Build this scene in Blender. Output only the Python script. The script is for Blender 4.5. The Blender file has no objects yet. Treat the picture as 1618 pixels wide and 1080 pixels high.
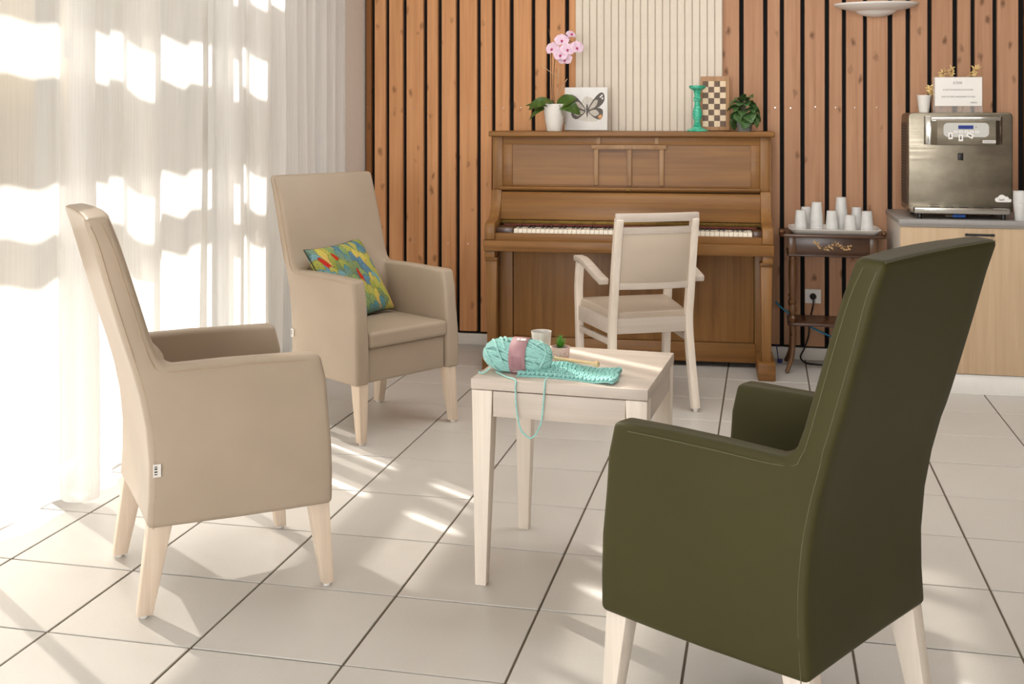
import bpy, bmesh, math, random
from mathutils import Vector, Matrix, Euler
R = math.radians
random.seed(7)
scene = bpy.context.scene
C = scene.collection

# ------------------------------------------------------------------ camera
cam_d = bpy.data.cameras.new('camera'); cam = bpy.data.objects.new('camera', cam_d); C.objects.link(cam)
cam.location = (0, 0, 1.40)
cam.rotation_euler = (R(90), 0, math.atan(400/1784))
cam_d.sensor_width = 36; cam_d.lens = 36*1784/1618; cam_d.shift_y = -(540-184)/1618
cam_d.clip_start = .05
scene.camera = cam
# ------------------------------------------------------------------ light
SUN_EL = R(33)
sdir = Vector((.82*math.cos(SUN_EL), -.57*math.cos(SUN_EL), -math.sin(SUN_EL)))
w = bpy.data.worlds.new('world'); scene.world = w; w.use_nodes = True
bg = w.node_tree.nodes['Background']
sky = w.node_tree.nodes.new('ShaderNodeTexSky'); sky.sky_type = 'NISHITA'; sky.sun_disc = False
sky.sun_elevation = SUN_EL; sky.sun_rotation = R(-55); sky.air_density = 1.0; sky.dust_density = 3.0; sky.ozone_density = .6
w.node_tree.links.new(sky.outputs[0], bg.inputs[0]); bg.inputs[1].default_value = .10
ld = bpy.data.lights.new('sun', 'SUN'); ld.energy = 12.5; ld.angle = R(.9); ld.color = (1, .95, .87)
sun = bpy.data.objects.new('sun', ld); C.objects.link(sun); sun.rotation_euler = sdir.to_track_quat('-Z', 'Y').to_euler()
def area(name, loc, direction, sx, sy, e, col=(1, 1, 1)):
    d = bpy.data.lights.new(name, 'AREA'); d.shape = 'RECTANGLE'; d.size = sx; d.size_y = sy; d.energy = e; d.color = col
    o = bpy.data.objects.new(name, d); C.objects.link(o); o.location = loc
    o.rotation_euler = Vector(direction).to_track_quat('-Z', 'Y').to_euler()
    return o
area('side_fill', (-2.75, -1.6, 1.5), (1, .35, -.08), 5.0, 2.3, 50, (.97, .98, 1))  # soft fill added from the near left, along the uncurtained glazing
area('rear_fill', (-1.0, -7.15, 1.55), (.02, 1, 0), 2.8, 2.2, 430, (.97, .98, 1))  # added frontal fill, shining in from behind the camera
area('ceiling_fill', (.1, 4.9, 2.87), (0, .12, -1), 3.4, 1.6, 66, (1, .985, .965))  # overhead fill added to lift back wall and floor, no real fitting
vs = scene.view_settings
vs.view_transform = 'Standard'; vs.look = 'None'; vs.exposure = 0.0; vs.gamma = 1.0; vs.use_curve_mapping = False

# ------------------------------------------------------------------ materials
def lin(c):
    return tuple((x/12.92 if x <= .04045 else ((x+.055)/1.055)**2.4) for x in [v/255 for v in c])+(1,)
class NT:
    def __init__(s, name):
        s.m = bpy.data.materials.new(name); s.m.use_nodes = True; s.t = s.m.node_tree; s.n = s.t.nodes
        s.b = s.n['Principled BSDF']; s.out = s.n['Material Output']
    def add(s, ty, **kw):
        n = s.n.new(ty)
        for k, v in kw.items():
            if k.startswith('i_'):
                key = k[2:].replace('_', ' ')
                n.inputs[key].default_value = v
            else: setattr(n, k, v)
        return n
    def l(s, a, b): s.t.links.new(a, b)
    def coords(s, scale=(1, 1, 1), rand=0, rot=(0, 0, 0)):
        tc = s.add('ShaderNodeTexCoord'); mp = s.add('ShaderNodeMapping')
        mp.inputs['Scale'].default_value = scale; mp.inputs['Rotation'].default_value = rot
        s.l(tc.outputs['Object'], mp.inputs['Vector'])
        if rand:
            oi = s.add('ShaderNodeObjectInfo'); mu = s.add('ShaderNodeMath', operation='MULTIPLY'); mu.inputs[1].default_value = rand
            s.l(oi.outputs['Random'], mu.inputs[0])
            cx = s.add('ShaderNodeCombineXYZ')
            for i in range(3): s.l(mu.outputs[0], cx.inputs[i])
            s.l(cx.outputs[0], mp.inputs['Location'])
        return mp.outputs[0]
    def ramp(s, fac, stops, interp='LINEAR'):
        r = s.add('ShaderNodeValToRGB'); r.color_ramp.interpolation = interp
        e = r.color_ramp.elements
        while len(e) < len(stops): e.new(.5)
        for i, (p, c) in enumerate(stops): e[i].position = p; e[i].color = c if len(c) == 4 else tuple(c)+(1,)
        s.l(fac, r.inputs[0]); return r.outputs[0]
    def noise(s, vec, scale, detail=4, rough=.55, dist=0):
        n = s.add('ShaderNodeTexNoise'); n.inputs['Scale'].default_value = scale; n.inputs['Detail'].default_value = detail
        n.inputs['Roughness'].default_value = rough; n.inputs['Distortion'].default_value = dist
        s.l(vec, n.inputs['Vector']); return n.outputs['Fac']
    def mix(s, fac, a, b, blend='MIX'):
        m = s.add('ShaderNodeMix', data_type='RGBA', blend_type=blend)
        for sock, v in ((m.inputs[0], fac), (m.inputs[6], a), (m.inputs[7], b)):
            if hasattr(v, 'is_linked'): s.l(v, sock)
            else: sock.default_value = v
        return m.outputs[2]
    def bump(s, h, strength=.3, dist=.002):
        b = s.add('ShaderNodeBump'); b.inputs['Strength'].default_value = strength; b.inputs['Distance'].default_value = dist
        s.l(h, b.inputs['Height']); s.l(b.outputs[0], s.b.inputs['Normal'])
    def set(s, col=None, rough=.5, metal=0, spec=.5, **kw):
        if col is not None:
            if hasattr(col, 'is_linked'): s.l(col, s.b.inputs['Base Color'])
            else: s.b.inputs['Base Color'].default_value = col
        s.b.inputs['Roughness'].default_value = rough; s.b.inputs['Metallic'].default_value = metal
        s.b.inputs['Specular IOR Level'].default_value = spec
        for k, v in kw.items(): s.b.inputs[k.replace('_', ' ')].default_value = v
        return s.m
def plain(name, rgb, rough=.5, metal=0, spec=.5, vary=.05, nscale=20, **kw):
    t = NT(name); c = lin(rgb); v = t.coords()
    n = t.noise(v, nscale, 3)
    col = t.ramp(n, [(.3, tuple(x*(1-vary) for x in c[:3])), (.7, tuple(min(1, x*(1+vary)) for x in c[:3]))])
    return t.set(col, rough, metal, spec, **kw)
def wood(name, base, dark, axis=2, grain=1.0, rough=.5, knots=0, spec=.4, rand=40, contrast=1.0, patch=.5):
    """grain runs along axis"""
    t = NT(name)
    st = [34.0*grain]*3; st[axis] = 1.6*grain
    v = t.coords(tuple(st), rand)
    g1 = t.noise(v, 1.0, 6, .6, .6)
    st2 = [90.0*grain]*3; st2[axis] = 2.5*grain
    g2 = t.noise(t.coords(tuple(st2), rand), 1.0, 3)
    st3 = [6.0]*3; st3[axis] = 1.4
    g3 = t.noise(t.coords(tuple(st3), rand), 1.0, 3)
    a = lin(base); d = lin(dark)
    col = t.ramp(g1, [(.5-.22/contrast, d), (.5+.14/contrast, a)])
    lt = tuple(min(1, x*1.18) for x in a[:3])+(1,)
    col = t.mix(t.ramp(g2, [(.35, (0, 0, 0)), (.75, (.5, .5, .5))]), col, lt)
    col = t.mix(t.ramp(g3, [(.35, (patch, patch, patch)), (.62, (0, 0, 0))]), col, t.mix(.55, a, d))
    if knots:
        sc = [12.0]*3; sc[axis] = 6.4
        vo = t.add('ShaderNodeTexVoronoi'); vo.inputs['Scale'].default_value = 1.0; vo.inputs['Randomness'].default_value = 1
        warp = t.add('ShaderNodeVectorMath', operation='ADD'); nn = t.add('ShaderNodeTexNoise'); nn.inputs['Scale'].default_value = 3
        cv = t.coords(tuple(sc), rand)
        t.l(cv, nn.inputs['Vector']); sm = t.add('ShaderNodeVectorMath', operation='SCALE'); sm.inputs[3].default_value = .35
        t.l(nn.outputs['Color'], sm.inputs[0]); t.l(cv, warp.inputs[0]); t.l(sm.outputs[0], warp.inputs[1])
        t.l(warp.outputs[0], vo.inputs['Vector'])
        k = t.ramp(vo.outputs['Distance'], [(.05, (.9, .9, .9)), (.13, (.45, .45, .45)), (.21, (0, 0, 0))])
        col = t.mix(k, col, tuple(x*knots for x in d[:3])+(1,))
    t.bump(g1, .15, .0012)
    return t.set(col, rough, 0, spec)
M = {}
M['slat'] = wood('slat_wood_lit', (218, 163, 116), (186, 127, 82), 2, .7, .6, .5, .2, 60, .8, .35)  # left slats: window light put into a brighter, more orange tone
M['slat_shaded'] = wood('slat_wood_shaded', (196, 152, 120), (158, 112, 82), 2, .7, .6, .5, .2, 60, .75, .45)  # right slats: same timber, weaker window light put into a duller tone
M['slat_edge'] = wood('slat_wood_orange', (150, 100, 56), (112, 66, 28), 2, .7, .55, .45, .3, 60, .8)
M['piano'] = wood('piano_walnut', (148, 104, 54), (98, 62, 29), 0, .55, .40, 0, .35, 30, .9)
M['piano_v'] = wood('piano_walnut_upright', (154, 110, 62), (100, 66, 32), 2, .55, .40, 0, .35, 30, .8)
M['piano_desk'] = wood('piano_walnut_light', (164, 128, 90), (122, 88, 58), 2, .7, .4, 0, .4, 30)
M['whitewood'] = wood('whitewashed_beech', (236, 224, 210), (220, 206, 190), 2, .9, .5, 0, .35, 30, .7, .25)
M['whitewood_x'] = wood('whitewashed_beech_flat', (206, 193, 181), (192, 178, 165), 0, .9, .45, 0, .35, 30, .7, .25)
M['legwood'] = wood('pale_beech_leg', (226, 208, 188), (208, 186, 164), 2, .9, .5, 0, .35, 30, .7, .25)
M['oak'] = wood('oak_laminate', (206, 180, 148), (182, 152, 118), 2, .6, .5, 0, .35, 10, .8)
M['darkwood'] = wood('dark_mahogany', (86, 54, 32), (46, 26, 14), 0, .6, .3, 0, .5, 30)
M['darkwood_v'] = wood('dark_turned_wood', (112, 76, 44), (58, 34, 18), 2, .6, .28, 0, .5, 30)
M['bamboo'] = wood('bamboo', (226, 196, 150), (204, 168, 120), 0, 1, .45)
M['chesswood'] = wood('chess_frame', (182, 140, 100), (150, 108, 72), 2, 1, .45)
M['chessdark'] = wood('chess_dark_square', (110, 84, 62), (78, 56, 40), 2, 1.5, .45)
M['chesslight'] = wood('chess_light_square', (232, 210, 178), (216, 190, 156), 2, 1.5, .45)
def leather(name, rgb, rough=.42, spec=.4):
    t = NT(name); v = t.coords(); n = t.noise(v, 320, 3, .6); big = t.noise(v, 4, 3)
    c = lin(rgb)
    col = t.ramp(big, [(.3, tuple(x*.95 for x in c[:3])), (.7, tuple(x*1.04 for x in c[:3]))])
    t.bump(n, .12, .0008); return t.set(col, rough, 0, spec)
M['beige'] = leather('beige_leatherette', (176, 159, 140))
M['taupe'] = leather('taupe_vinyl', (200, 184, 166))
M['green'] = leather('olive_leatherette', (66, 62, 34), .52, .2)
M['seam_beige'] = plain('beige_thread', (176, 154, 126), .8)
M['seam_green'] = plain('olive_thread', (92, 92, 64), .8)
def tile_mat():
    t = NT('floor_tile_glaze'); v = t.coords((1, 1, 1), 30)
    a = t.noise(v, 260, 2); b = t.noise(v, 3.0, 4)
    c = lin((208, 204, 198))
    col = t.ramp(b, [(.3, tuple(x*.95 for x in c[:3])), (.7, tuple(min(1, x*1.03) for x in c[:3]))])
    col = t.mix(t.ramp(a, [(.35, (.25, .25, .25)), (.6, (0, 0, 0))]), col, tuple(x*.82 for x in c[:3])+(1,))
    r = t.ramp(b, [(.3, (.30, .30, .30)), (.7, (.42, .42, .42))]); t.l(r, t.b.inputs['Roughness'])
    m = t.set(col, .33, 0, .45); return m
M['tile'] = tile_mat()
M['grout'] = plain('grout', (98, 86, 70), .9, vary=.12, nscale=60)
M['white_wall'] = plain('white_plaster', (240, 237, 232), .9, vary=.02, nscale=40)
M['ceiling'] = plain('ceiling_paint', (240, 238, 232), .9, vary=.01)
M['black'] = plain('black_backing', (8, 8, 8), .9)
M['baseboard'] = plain('white_baseboard', (232, 228, 222), .4, vary=.02)
M['cream'] = plain('cream_panel', (228, 216, 199), .55, vary=.02)
M['frame'] = plain('window_frame_white', (226, 224, 220), .4, vary=.02)
M['ext'] = plain('terrace_stone', (128, 120, 104), .9)
M['chrome'] = plain('chrome', (205, 203, 198), .16, 1, .5, vary=.02)
def steel():
    t = NT('brushed_steel'); v = t.coords((2, 60, 220)); n = t.noise(v, 1, 3)
    s2 = t.noise(t.coords((6, 6, 9)), 1, 4)
    col = t.ramp(s2, [(.3, lin((120, 112, 98))), (.7, lin((146, 138, 122)))])
    r = t.ramp(n, [(.3, (.28,)*3), (.7, (.42,)*3)]); t.l(r, t.b.inputs['Roughness'])
    return t.set(col, .33, 1, .5)
M['steel'] = steel()
M['worktop'] = plain('grey_worktop', (150, 146, 142), .4, vary=.04, nscale=120)
M['counter_side'] = plain('counter_side_laminate', (196, 188, 178), .45, vary=.02)
M['white_plastic'] = plain('white_plastic', (230, 226, 220), .4, vary=.01)
M['black_plastic'] = plain('black_plastic', (16, 15, 15), .4)
M['darkgrey'] = plain('dark_print', (70, 66, 62), .7)
M['blue'] = plain('blue_cable', (58, 150, 190), .45)
M['darkblue'] = plain('blue_clip', (30, 40, 110), .4)
M['tapblue'] = plain('blue_tap', (40, 90, 170), .4)
M['paper'] = plain('white_paper', (236, 232, 226), .8, vary=.01)
M['lcd'] = plain('blue_display', (30, 48, 128), .25, vary=.1, nscale=80)
M['panel_grey'] = plain('control_panel_grey', (196, 194, 188), .35, vary=.01)
M['ivory'] = plain('ivory_key', (240, 232, 214), .3, vary=.03)
M['ebony'] = plain('ebony_key', (46, 30, 26), .35)
M['brass'] = plain('aged_brass', (112, 88, 46), .5, 1, vary=.2, nscale=60)
M['felt'] = plain('red_felt', (110, 52, 44), .9)
M['ceramic'] = plain('white_ceramic', (238, 234, 228), .25, vary=.01)
M['teal'] = None
def teal():
    t = NT('teal_crackle_paint'); n = t.noise(t.coords((40, 40, 90)), 1, 5, .7)
    col = t.ramp(n, [(.28, lin((24, 128, 100))), (.5, lin((60, 182, 148))), (.68, lin((134, 216, 190)))])
    return t.set(col, .35, 0, .5)
M['teal'] = teal()
M['greypot'] = plain('grey_pot', (124, 126, 124), .6)
M['soil'] = plain('soil', (60, 44, 32), .95, vary=.3, nscale=120)
M['stem'] = plain('brown_stem', (120, 88, 60), .7, vary=.15)
M['stem_pale'] = plain('pale_stem', (196, 164, 130), .7, vary=.1)
M['root'] = plain('aerial_root', (120, 126, 96), .7)
def leafmat(name, a, b, stripes=0):
    t = NT(name)
    tc = t.coords((1, 1, 1))
    n = t.noise(tc, 40, 3); col = t.ramp(n, [(.3, lin(a)), (.7, lin(b))])
    if stripes:
        w_ = t.add('ShaderNodeTexWave', wave_type='RINGS', rings_direction='X'); w_.inputs['Scale'].default_value = stripes; w_.inputs['Distortion'].default_value = .6
        t.l(tc, w_.inputs['Vector'])
        col = t.mix(t.ramp(w_.outputs['Fac'], [(.72, (0, 0, 0)), (.95, (.7, .7, .7))]), col, lin((150, 176, 118)))
    return t.set(col, .35, 0, .5)
M['orchid_leaf'] = leafmat('orchid_leaf', (52, 78, 24), (84, 112, 42))
M['pep_leaf'] = leafmat('peperomia_leaf', (22, 58, 20), (44, 92, 36), 60)
M['succulent'] = leafmat('succulent_leaf', (56, 116, 30), (104, 168, 62))
def petal():
    t = NT('orchid_petal'); v = t.coords(); n = t.noise(v, 60, 3)
    col = t.ramp(n, [(.3, lin((228, 190, 214))), (.7, lin((242, 216, 232)))])
    return t.set(col, .6, 0, .3)
M['petal'] = petal()
M['lip'] = plain('orchid_lip', (176, 52, 108), .5, vary=.2)
M['dried'] = plain('dried_flower', (228, 200, 140), .8, vary=.25, nscale=80)
M['dried_dark'] = plain('dried_twig', (128, 88, 52), .8, vary=.2)
M['gold'] = plain('gilt_ornament', (188, 150, 100), .45, .4, vary=.15)
M['canvas'] = plain('white_canvas', (234, 232, 228), .8, vary=.04, nscale=14)
M['bf_dark'] = plain('butterfly_grey', (98, 92, 88), .8, vary=.2, nscale=80)
M['bf_light'] = plain('butterfly_cream', (196, 188, 176), .8, vary=.15, nscale=60)
M['bf_wash'] = plain('butterfly_wash', (212, 206, 196), .8, vary=.12, nscale=40)
M['bf_orange'] = plain('butterfly_orange', (214, 160, 104), .8, vary=.15, nscale=60)
def yarn(name, rgb):
    t = NT(name); v = t.coords(); n = t.noise(v, 220, 4, .7); c = lin(rgb)
    col = t.ramp(n, [(.3, tuple(x*.72 for x in c[:3])), (.7, tuple(min(1, x*1.2) for x in c[:3]))])
    t.bump(n, .5, .002); return t.set(col, .85, 0, .2, Sheen_Weight=.4)
M['yarn'] = yarn('aqua_wool', (160, 214, 206))
M['yarn_knit'] = yarn('aqua_wool_knit', (148, 206, 198))
M['mauve'] = plain('mauve_paper_band', (178, 136, 142), .6, vary=.04)
M['mauve_dark'] = plain('mauve_print', (140, 98, 106), .6)
def pinkpot():
    t = NT('pink_pattern_pot'); vo = t.add('ShaderNodeTexVoronoi'); vo.inputs['Scale'].default_value = 85
    t.l(t.coords((1, 1, .8)), vo.inputs['Vector'])
    col = t.ramp(vo.outputs['Distance'], [(.14, lin((214, 142, 136))), (.22, lin((246, 234, 226))), (.34, lin((246, 234, 226))), (.40, lin((218, 152, 146))), (.52, lin((236, 204, 196)))])
    return t.set(col, .5)
M['pinkpot'] = pinkpot()
def feathers():
    t = NT('feather_print_fabric'); at = t.add('ShaderNodeAttribute', attribute_name='print')
    n = t.noise(t.coords(), 500, 2); t.bump(n, .2, .0006)
    return t.set(at.outputs['Color'], .75, 0, .2)
M['feather'] = feathers()
M['piping'] = plain('dark_piping', (60, 66, 44), .8)
def sheer():
    t = NT('sheer_voile'); t.n.remove(t.b)
    v = t.coords((300, 300, 3)); n = t.noise(v, 1, 2)
    tr = t.add('ShaderNodeBsdfTransparent'); di = t.add('ShaderNodeBsdfDiffuse'); tl = t.add('ShaderNodeBsdfTranslucent')
    di.inputs[0].default_value = (.96, .96, .96, 1); tl.inputs[0].default_value = (.96, .96, .95, 1)
    tr.inputs[0].default_value = (1, .97, .93, 1)
    m1 = t.add('ShaderNodeMixShader'); m1.inputs[0].default_value = .55; t.l(di.outputs[0], m1.inputs[1]); t.l(tl.outputs[0], m1.inputs[2])
    m2 = t.add('ShaderNodeMixShader'); f = t.ramp(n, [(.3, (.74,)*3), (.7, (.84,)*3)]); t.l(f, m2.inputs[0])
    t.l(tr.outputs[0], m2.inputs[1]); t.l(m1.outputs[0], m2.inputs[2]); t.l(m2.outputs[0], t.out.inputs[0])
    return t.m
M['sheer'] = sheer()
def pane():
    t = NT('window_glass'); t.n.remove(t.b)
    tr = t.add('ShaderNodeBsdfTransparent'); gl = t.add('ShaderNodeBsdfGlossy'); gl.inputs['Roughness'].default_value = .02
    m = t.add('ShaderNodeMixShader'); m.inputs[0].default_value = .06; t.l(tr.outputs[0], m.inputs[1]); t.l(gl.outputs[0], m.inputs[2]); t.l(m.outputs[0], t.out.inputs[0]); return t.m
M['pane'] = pane()
def frosted(name='frosted_plastic', tint=(.93, .92, .90, 1), tf=.38):
    t = NT(name); t.n.remove(t.b)
    tr = t.add('ShaderNodeBsdfTransparent'); tr.inputs[0].default_value = tint
    p = t.add('ShaderNodeBsdfPrincipled'); p.inputs['Base Color'].default_value = (.97, .965, .95, 1); p.inputs['Roughness'].default_value = .25
    v = t.coords(); n = t.noise(v, 30, 2); f = t.ramp(n, [(.3, (1-tf-.04,)*3), (.7, (1-tf+.04,)*3)])
    tl_ = t.add('ShaderNodeBsdfTranslucent'); tl_.inputs[0].default_value = (.96, .95, .93, 1)
    mt = t.add('ShaderNodeMixShader'); mt.inputs[0].default_value = .28; t.l(p.outputs[0], mt.inputs[1]); t.l(tl_.outputs[0], mt.inputs[2])
    m = t.add('ShaderNodeMixShader'); t.l(f, m.inputs[0]); t.l(tr.outputs[0], m.inputs[1]); t.l(mt.outputs[0], m.inputs[2]); t.l(m.outputs[0], t.out.inputs[0]); return t.m
M['frosted'] = frosted('frosted_plastic', (.99, .985, .97, 1), tf=.30)
M['acrylic'] = frosted('clear_acrylic', (.97, .96, .94, 1), .80)

# ------------------------------------------------------------------ mesh helpers
def new(): return bmesh.new()
def box(bm, x0, x1, y0, y1, z0, z1, mat=None):
    vs_ = [Vector(p) for p in ((x0,y0,z0),(x1,y0,z0),(x1,y1,z0),(x0,y1,z0),(x0,y0,z1),(x1,y0,z1),(x1,y1,z1),(x0,y1,z1))]
    if mat is not None: vs_ = [mat @ v for v in vs_]
    v = [bm.verts.new(p) for p in vs_]
    for f in ((3,2,1,0),(4,5,6,7),(0,1,5,4),(1,2,6,5),(2,3,7,6),(3,0,4,7)): bm.faces.new([v[i] for i in f])
    return v
def hexa(bm, pts):
    v = [bm.verts.new(p) for p in pts]
    for f in ((3,2,1,0),(4,5,6,7),(0,1,5,4),(1,2,6,5),(2,3,7,6),(3,0,4,7)): bm.faces.new([v[i] for i in f])
def taper(bm, top, bot, z1, z0):
    """four-sided tapered post; top/bot = (x0,x1,y0,y1)"""
    hexa(bm, [(bot[0],bot[2],z0),(bot[1],bot[2],z0),(bot[1],bot[3],z0),(bot[0],bot[3],z0),(top[0],top[2],z1),(top[1],top[2],z1),(top[1],top[3],z1),(top[0],top[3],z1)])
def prism(bm, poly, a, b, axis='x'):
    """extrude 2D polygon along an axis from a to b. axis x: poly=(y,z); y: (x,z); z: (x,y)"""
    def P(p, t):
        return {'x': (t, p[0], p[1]), 'y': (p[0], t, p[1]), 'z': (p[0], p[1], t)}[axis]
    A = [bm.verts.new(P(p, a)) for p in poly]; B = [bm.verts.new(P(p, b)) for p in poly]
    bm.faces.new(A[::-1]); bm.faces.new(B)
    for i in range(len(poly)):
        j = (i+1) % len(poly); bm.faces.new((A[i], A[j], B[j], B[i]))
def lathe(bm, prof, seg=24, c=(0, 0, 0), cap=True):
    rings = []
    for r, z in prof:
        rings.append([bm.verts.new((c[0]+r*math.cos(2*math.pi*i/seg), c[1]+r*math.sin(2*math.pi*i/seg), c[2]+z)) for i in range(seg)])
    for a, b in zip(rings, rings[1:]):
        for i in range(seg):
            j = (i+1) % seg; bm.faces.new((a[i], a[j], b[j], b[i]))
    if cap: bm.faces.new(rings[0][::-1]); bm.faces.new(rings[-1])
def crom(pts, n=6, closed=False):
    P = [Vector(p) for p in pts]; out = []
    N = len(P)
    for i in range(N if closed else N-1):
        if closed: p0, p1, p2, p3 = P[(i-1) % N], P[i], P[(i+1) % N], P[(i+2) % N]
        else: p0, p1, p2, p3 = P[max(i-1, 0)], P[i], P[i+1], P[min(i+2, N-1)]
        for k in range(n):
            t = k/n
            out.append(.5*((2*p1)+(-p0+p2)*t+(2*p0-5*p1+4*p2-p3)*t*t+(-p0+3*p1-3*p2+p3)*t**3))
    if not closed: out.append(P[-1])
    return out
def tube(bm, pts, r, seg=8, closed=False):
    P = [Vector(p) for p in pts]; N = len(P); rings = []
    up = Vector((0, 0, 1))
    for i, p in enumerate(P):
        d = (P[(i+1) % N]-P[i-1]) if closed else (P[min(i+1, N-1)]-P[max(i-1, 0)])
        if d.length < 1e-9: d = Vector((0, 0, 1))
        d.normalize()
        a = d.cross(up)
        if a.length < .05: a = d.cross(Vector((1, 0, 0)))
        a.normalize(); b = a.cross(d)
        rr = r[i] if isinstance(r, (list, tuple)) else r
        rings.append([bm.verts.new(p+rr*(math.cos(2*math.pi*k/seg)*a+math.sin(2*math.pi*k/seg)*b)) for k in range(seg)])
    pairs = list(zip(rings, rings[1:])) + ([(rings[-1], rings[0])] if closed else [])
    for A, B in pairs:
        for i in range(seg):
            j = (i+1) % seg; bm.faces.new((A[i], A[j], B[j], B[i]))
    if not closed: bm.faces.new(rings[0][::-1]); bm.faces.new(rings[-1])
def bar(bm, pts, w_, h, up=(0, 0, 1)):
    """rectangular bar along a path: w_ across, h along 'up'"""
    P = [Vector(p) for p in pts]; up = Vector(up); rings = []
    for i, p in enumerate(P):
        d = (P[min(i+1, len(P)-1)]-P[max(i-1, 0)]).normalized(); a = d.cross(up).normalized(); b = a.cross(d)
        rings.append([bm.verts.new(p+sx*w_/2*a+sy*h/2*b) for sx, sy in ((-1,-1),(1,-1),(1,1),(-1,1))])
    for A, B in zip(rings, rings[1:]):
        for i in range(4): j = (i+1) % 4; bm.faces.new((A[i], A[j], B[j], B[i]))
    bm.faces.new(rings[0][::-1]); bm.faces.new(rings[-1])
def ball(bm, c, r, seg=12, rings=8, mat=None):
    ret = bmesh.ops.create_uvsphere(bm, u_segments=seg, v_segments=rings, radius=1)
    for v in ret['verts']:
        v.co = Vector((v.co.x*r[0], v.co.y*r[1], v.co.z*r[2])) if not isinstance(r, (int, float)) else v.co*r
        if mat is not None: v.co = mat @ v.co
        v.co += Vector(c)
def obj(name, bm, mat, parent=None, bevel=0, seg=2, smooth=35, ang=30):
    bmesh.ops.recalc_face_normals(bm, faces=bm.faces)
    if bevel:
        es = [e for e in bm.edges if len(e.link_faces) == 2 and e.calc_face_angle(0) > R(ang)]
        bmesh.ops.bevel(bm, geom=es, offset=bevel, segments=seg, profile=.5, affect='EDGES', clamp_overlap=True)
    me = bpy.data.meshes.new(name); bm.to_mesh(me); bm.free()
    me.materials.append(M[mat] if isinstance(mat, str) else mat)
    if smooth:
        me.shade_smooth()
        try: me.set_sharp_from_angle(angle=R(smooth))
        except Exception: pass
    o = bpy.data.objects.new(name, me); C.objects.link(o)
    if parent is not None: o.parent = parent
    return o
def share(name, src, parent=None, loc=(0, 0, 0), rot=(0, 0, 0), scale=(1, 1, 1), mat=None):
    o = bpy.data.objects.new(name, src.data if hasattr(src, 'data') else src); C.objects.link(o); o.parent = parent
    o.location = loc; o.rotation_euler = rot; o.scale = scale
    return o
def tag(o, label, cat, group=None):
    o['label'] = label; o['category'] = cat
    if group: o['group'] = group
    return o
def struct(o): o['kind'] = 'structure'; return o
def thing(name, label, cat, loc=(0, 0, 0), rz=0, group=None):
    o = bpy.data.objects.new(name, None); C.objects.link(o); o.location = loc; o.rotation_euler = (0, 0, rz); o.empty_display_size = .1
    return tag(o, label, cat, group)
def copy_tree(o, parent=None):
    c = o.copy(); C.objects.link(c); c.parent = parent
    for ch in list(o.children): copy_tree(ch, c)
    return c
def text(name, s, size, mat, parent, loc, rot, align='CENTER'):
    cu = bpy.data.curves.new(name, 'FONT'); cu.body = s; cu.size = size; cu.align_x = align; cu.extrude = .0002
    t = bpy.data.objects.new('tmp', cu); C.objects.link(t)
    me = bpy.data.meshes.new_from_object(t.evaluated_get(bpy.context.evaluated_depsgraph_get()))
    bpy.data.objects.remove(t); me.materials.clear(); me.materials.append(M[mat]); me.name = name
    o = bpy.data.objects.new(name, me); C.objects.link(o); o.parent = parent; o.location = loc; o.rotation_euler = rot
    return o

# ================================================================== SETTING
XW, YB = -2.56, 6.725            # glass line of the window wall, face of back wall backing
XR, YF, ZC = 4.6, -7.0, 2.9
# floor: slab + single tiles
bm = new(); box(bm, XW-.1, XR, YF, YB+.1, -.08, -.004); floor = struct(obj('floor', bm, 'grout', smooth=0))
P_, X0, Y0, G = .4258, -1.479, 2.719, .0068
bm = new(); box(bm, -P_/2+G/2, P_/2-G/2, -P_/2+G/2, P_/2-G/2, -.008, 0)
tile0 = None; tile_small = {}
for i in range(-3, 12):
    for j in range(-6, 10):
        xa, xb = X0+i*P_, X0+(i+1)*P_; ya, yb = Y0+j*P_, Y0+(j+1)*P_
        xa2, xb2, yb2 = max(xa, XW-.03), min(xb, XR), min(yb, YB)
        if xb2-xa2 < .03 or yb2-ya < .03: continue
        if abs(xb2-xa2-P_) < 1e-6 and abs(yb2-ya-P_) < 1e-6:
            if tile0 is None: tile0 = obj('tile', bm, 'tile', floor, bevel=.0015, seg=1); o = tile0
            else: o = share('tile', tile0, floor)
            o.location = ((xa+xb)/2, (ya+yb)/2, random.uniform(-.0006, .0004))
        else:
            b2 = new(); box(b2, xa2+G/2, xb2-G/2, ya+G/2, yb2-G/2, -.008, 0); obj('tile', b2, 'tile', floor, bevel=.0015, seg=1)
# the floor on behind the camera
bm = new(); box(bm, XW-.03, XR, YF, Y0-6*P_, -.006, 0); obj('tile_field', bm, 'tile', floor, smooth=0)
bm = new(); box(bm, XW-.1, XR, YF, YB+.1, ZC, ZC+.1); struct(obj('ceiling', bm, 'ceiling', smooth=0))
# back wall
bm = new(); box(bm, -2.75, XR, YB, YB+.12, 0, ZC); wall_back = struct(obj('wall_back', bm, 'black', smooth=0))
gaps = [(-2.4,-2.382),(-2.306,-2.287),(-2.195,-2.174),(-2.061,-2.04),(-1.968,-1.947),(-1.852,-1.833),(-1.719,-1.699),(-1.625,-1.607),(-1.515,-1.493),(-1.379,-1.359),(-1.286,-1.268),(-1.173,-1.152),(-1.04,-1.02),(-.93,-.91),(-.79,-.77),(-.69,-.67),(-.57,-.55),(-.43,-.41),(-.31,-.29),(-.145,-.124),(-.009,.011),(.085,.104),(.2,.219),(.335,.355),(.43,.448),(.545,.562),(.678,.7),(.775,.795),(.891,.91),(1.024,1.045),(1.119,1.137),(1.233,1.252),(1.366,1.392),(1.48,1.50),(1.62,1.64),(1.72,1.74)]
edge = -2.44
screw_bm = new(); lathe(screw_bm, [(.0032, 0), (.0032, .002)], 8)
screw_me = None
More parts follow.
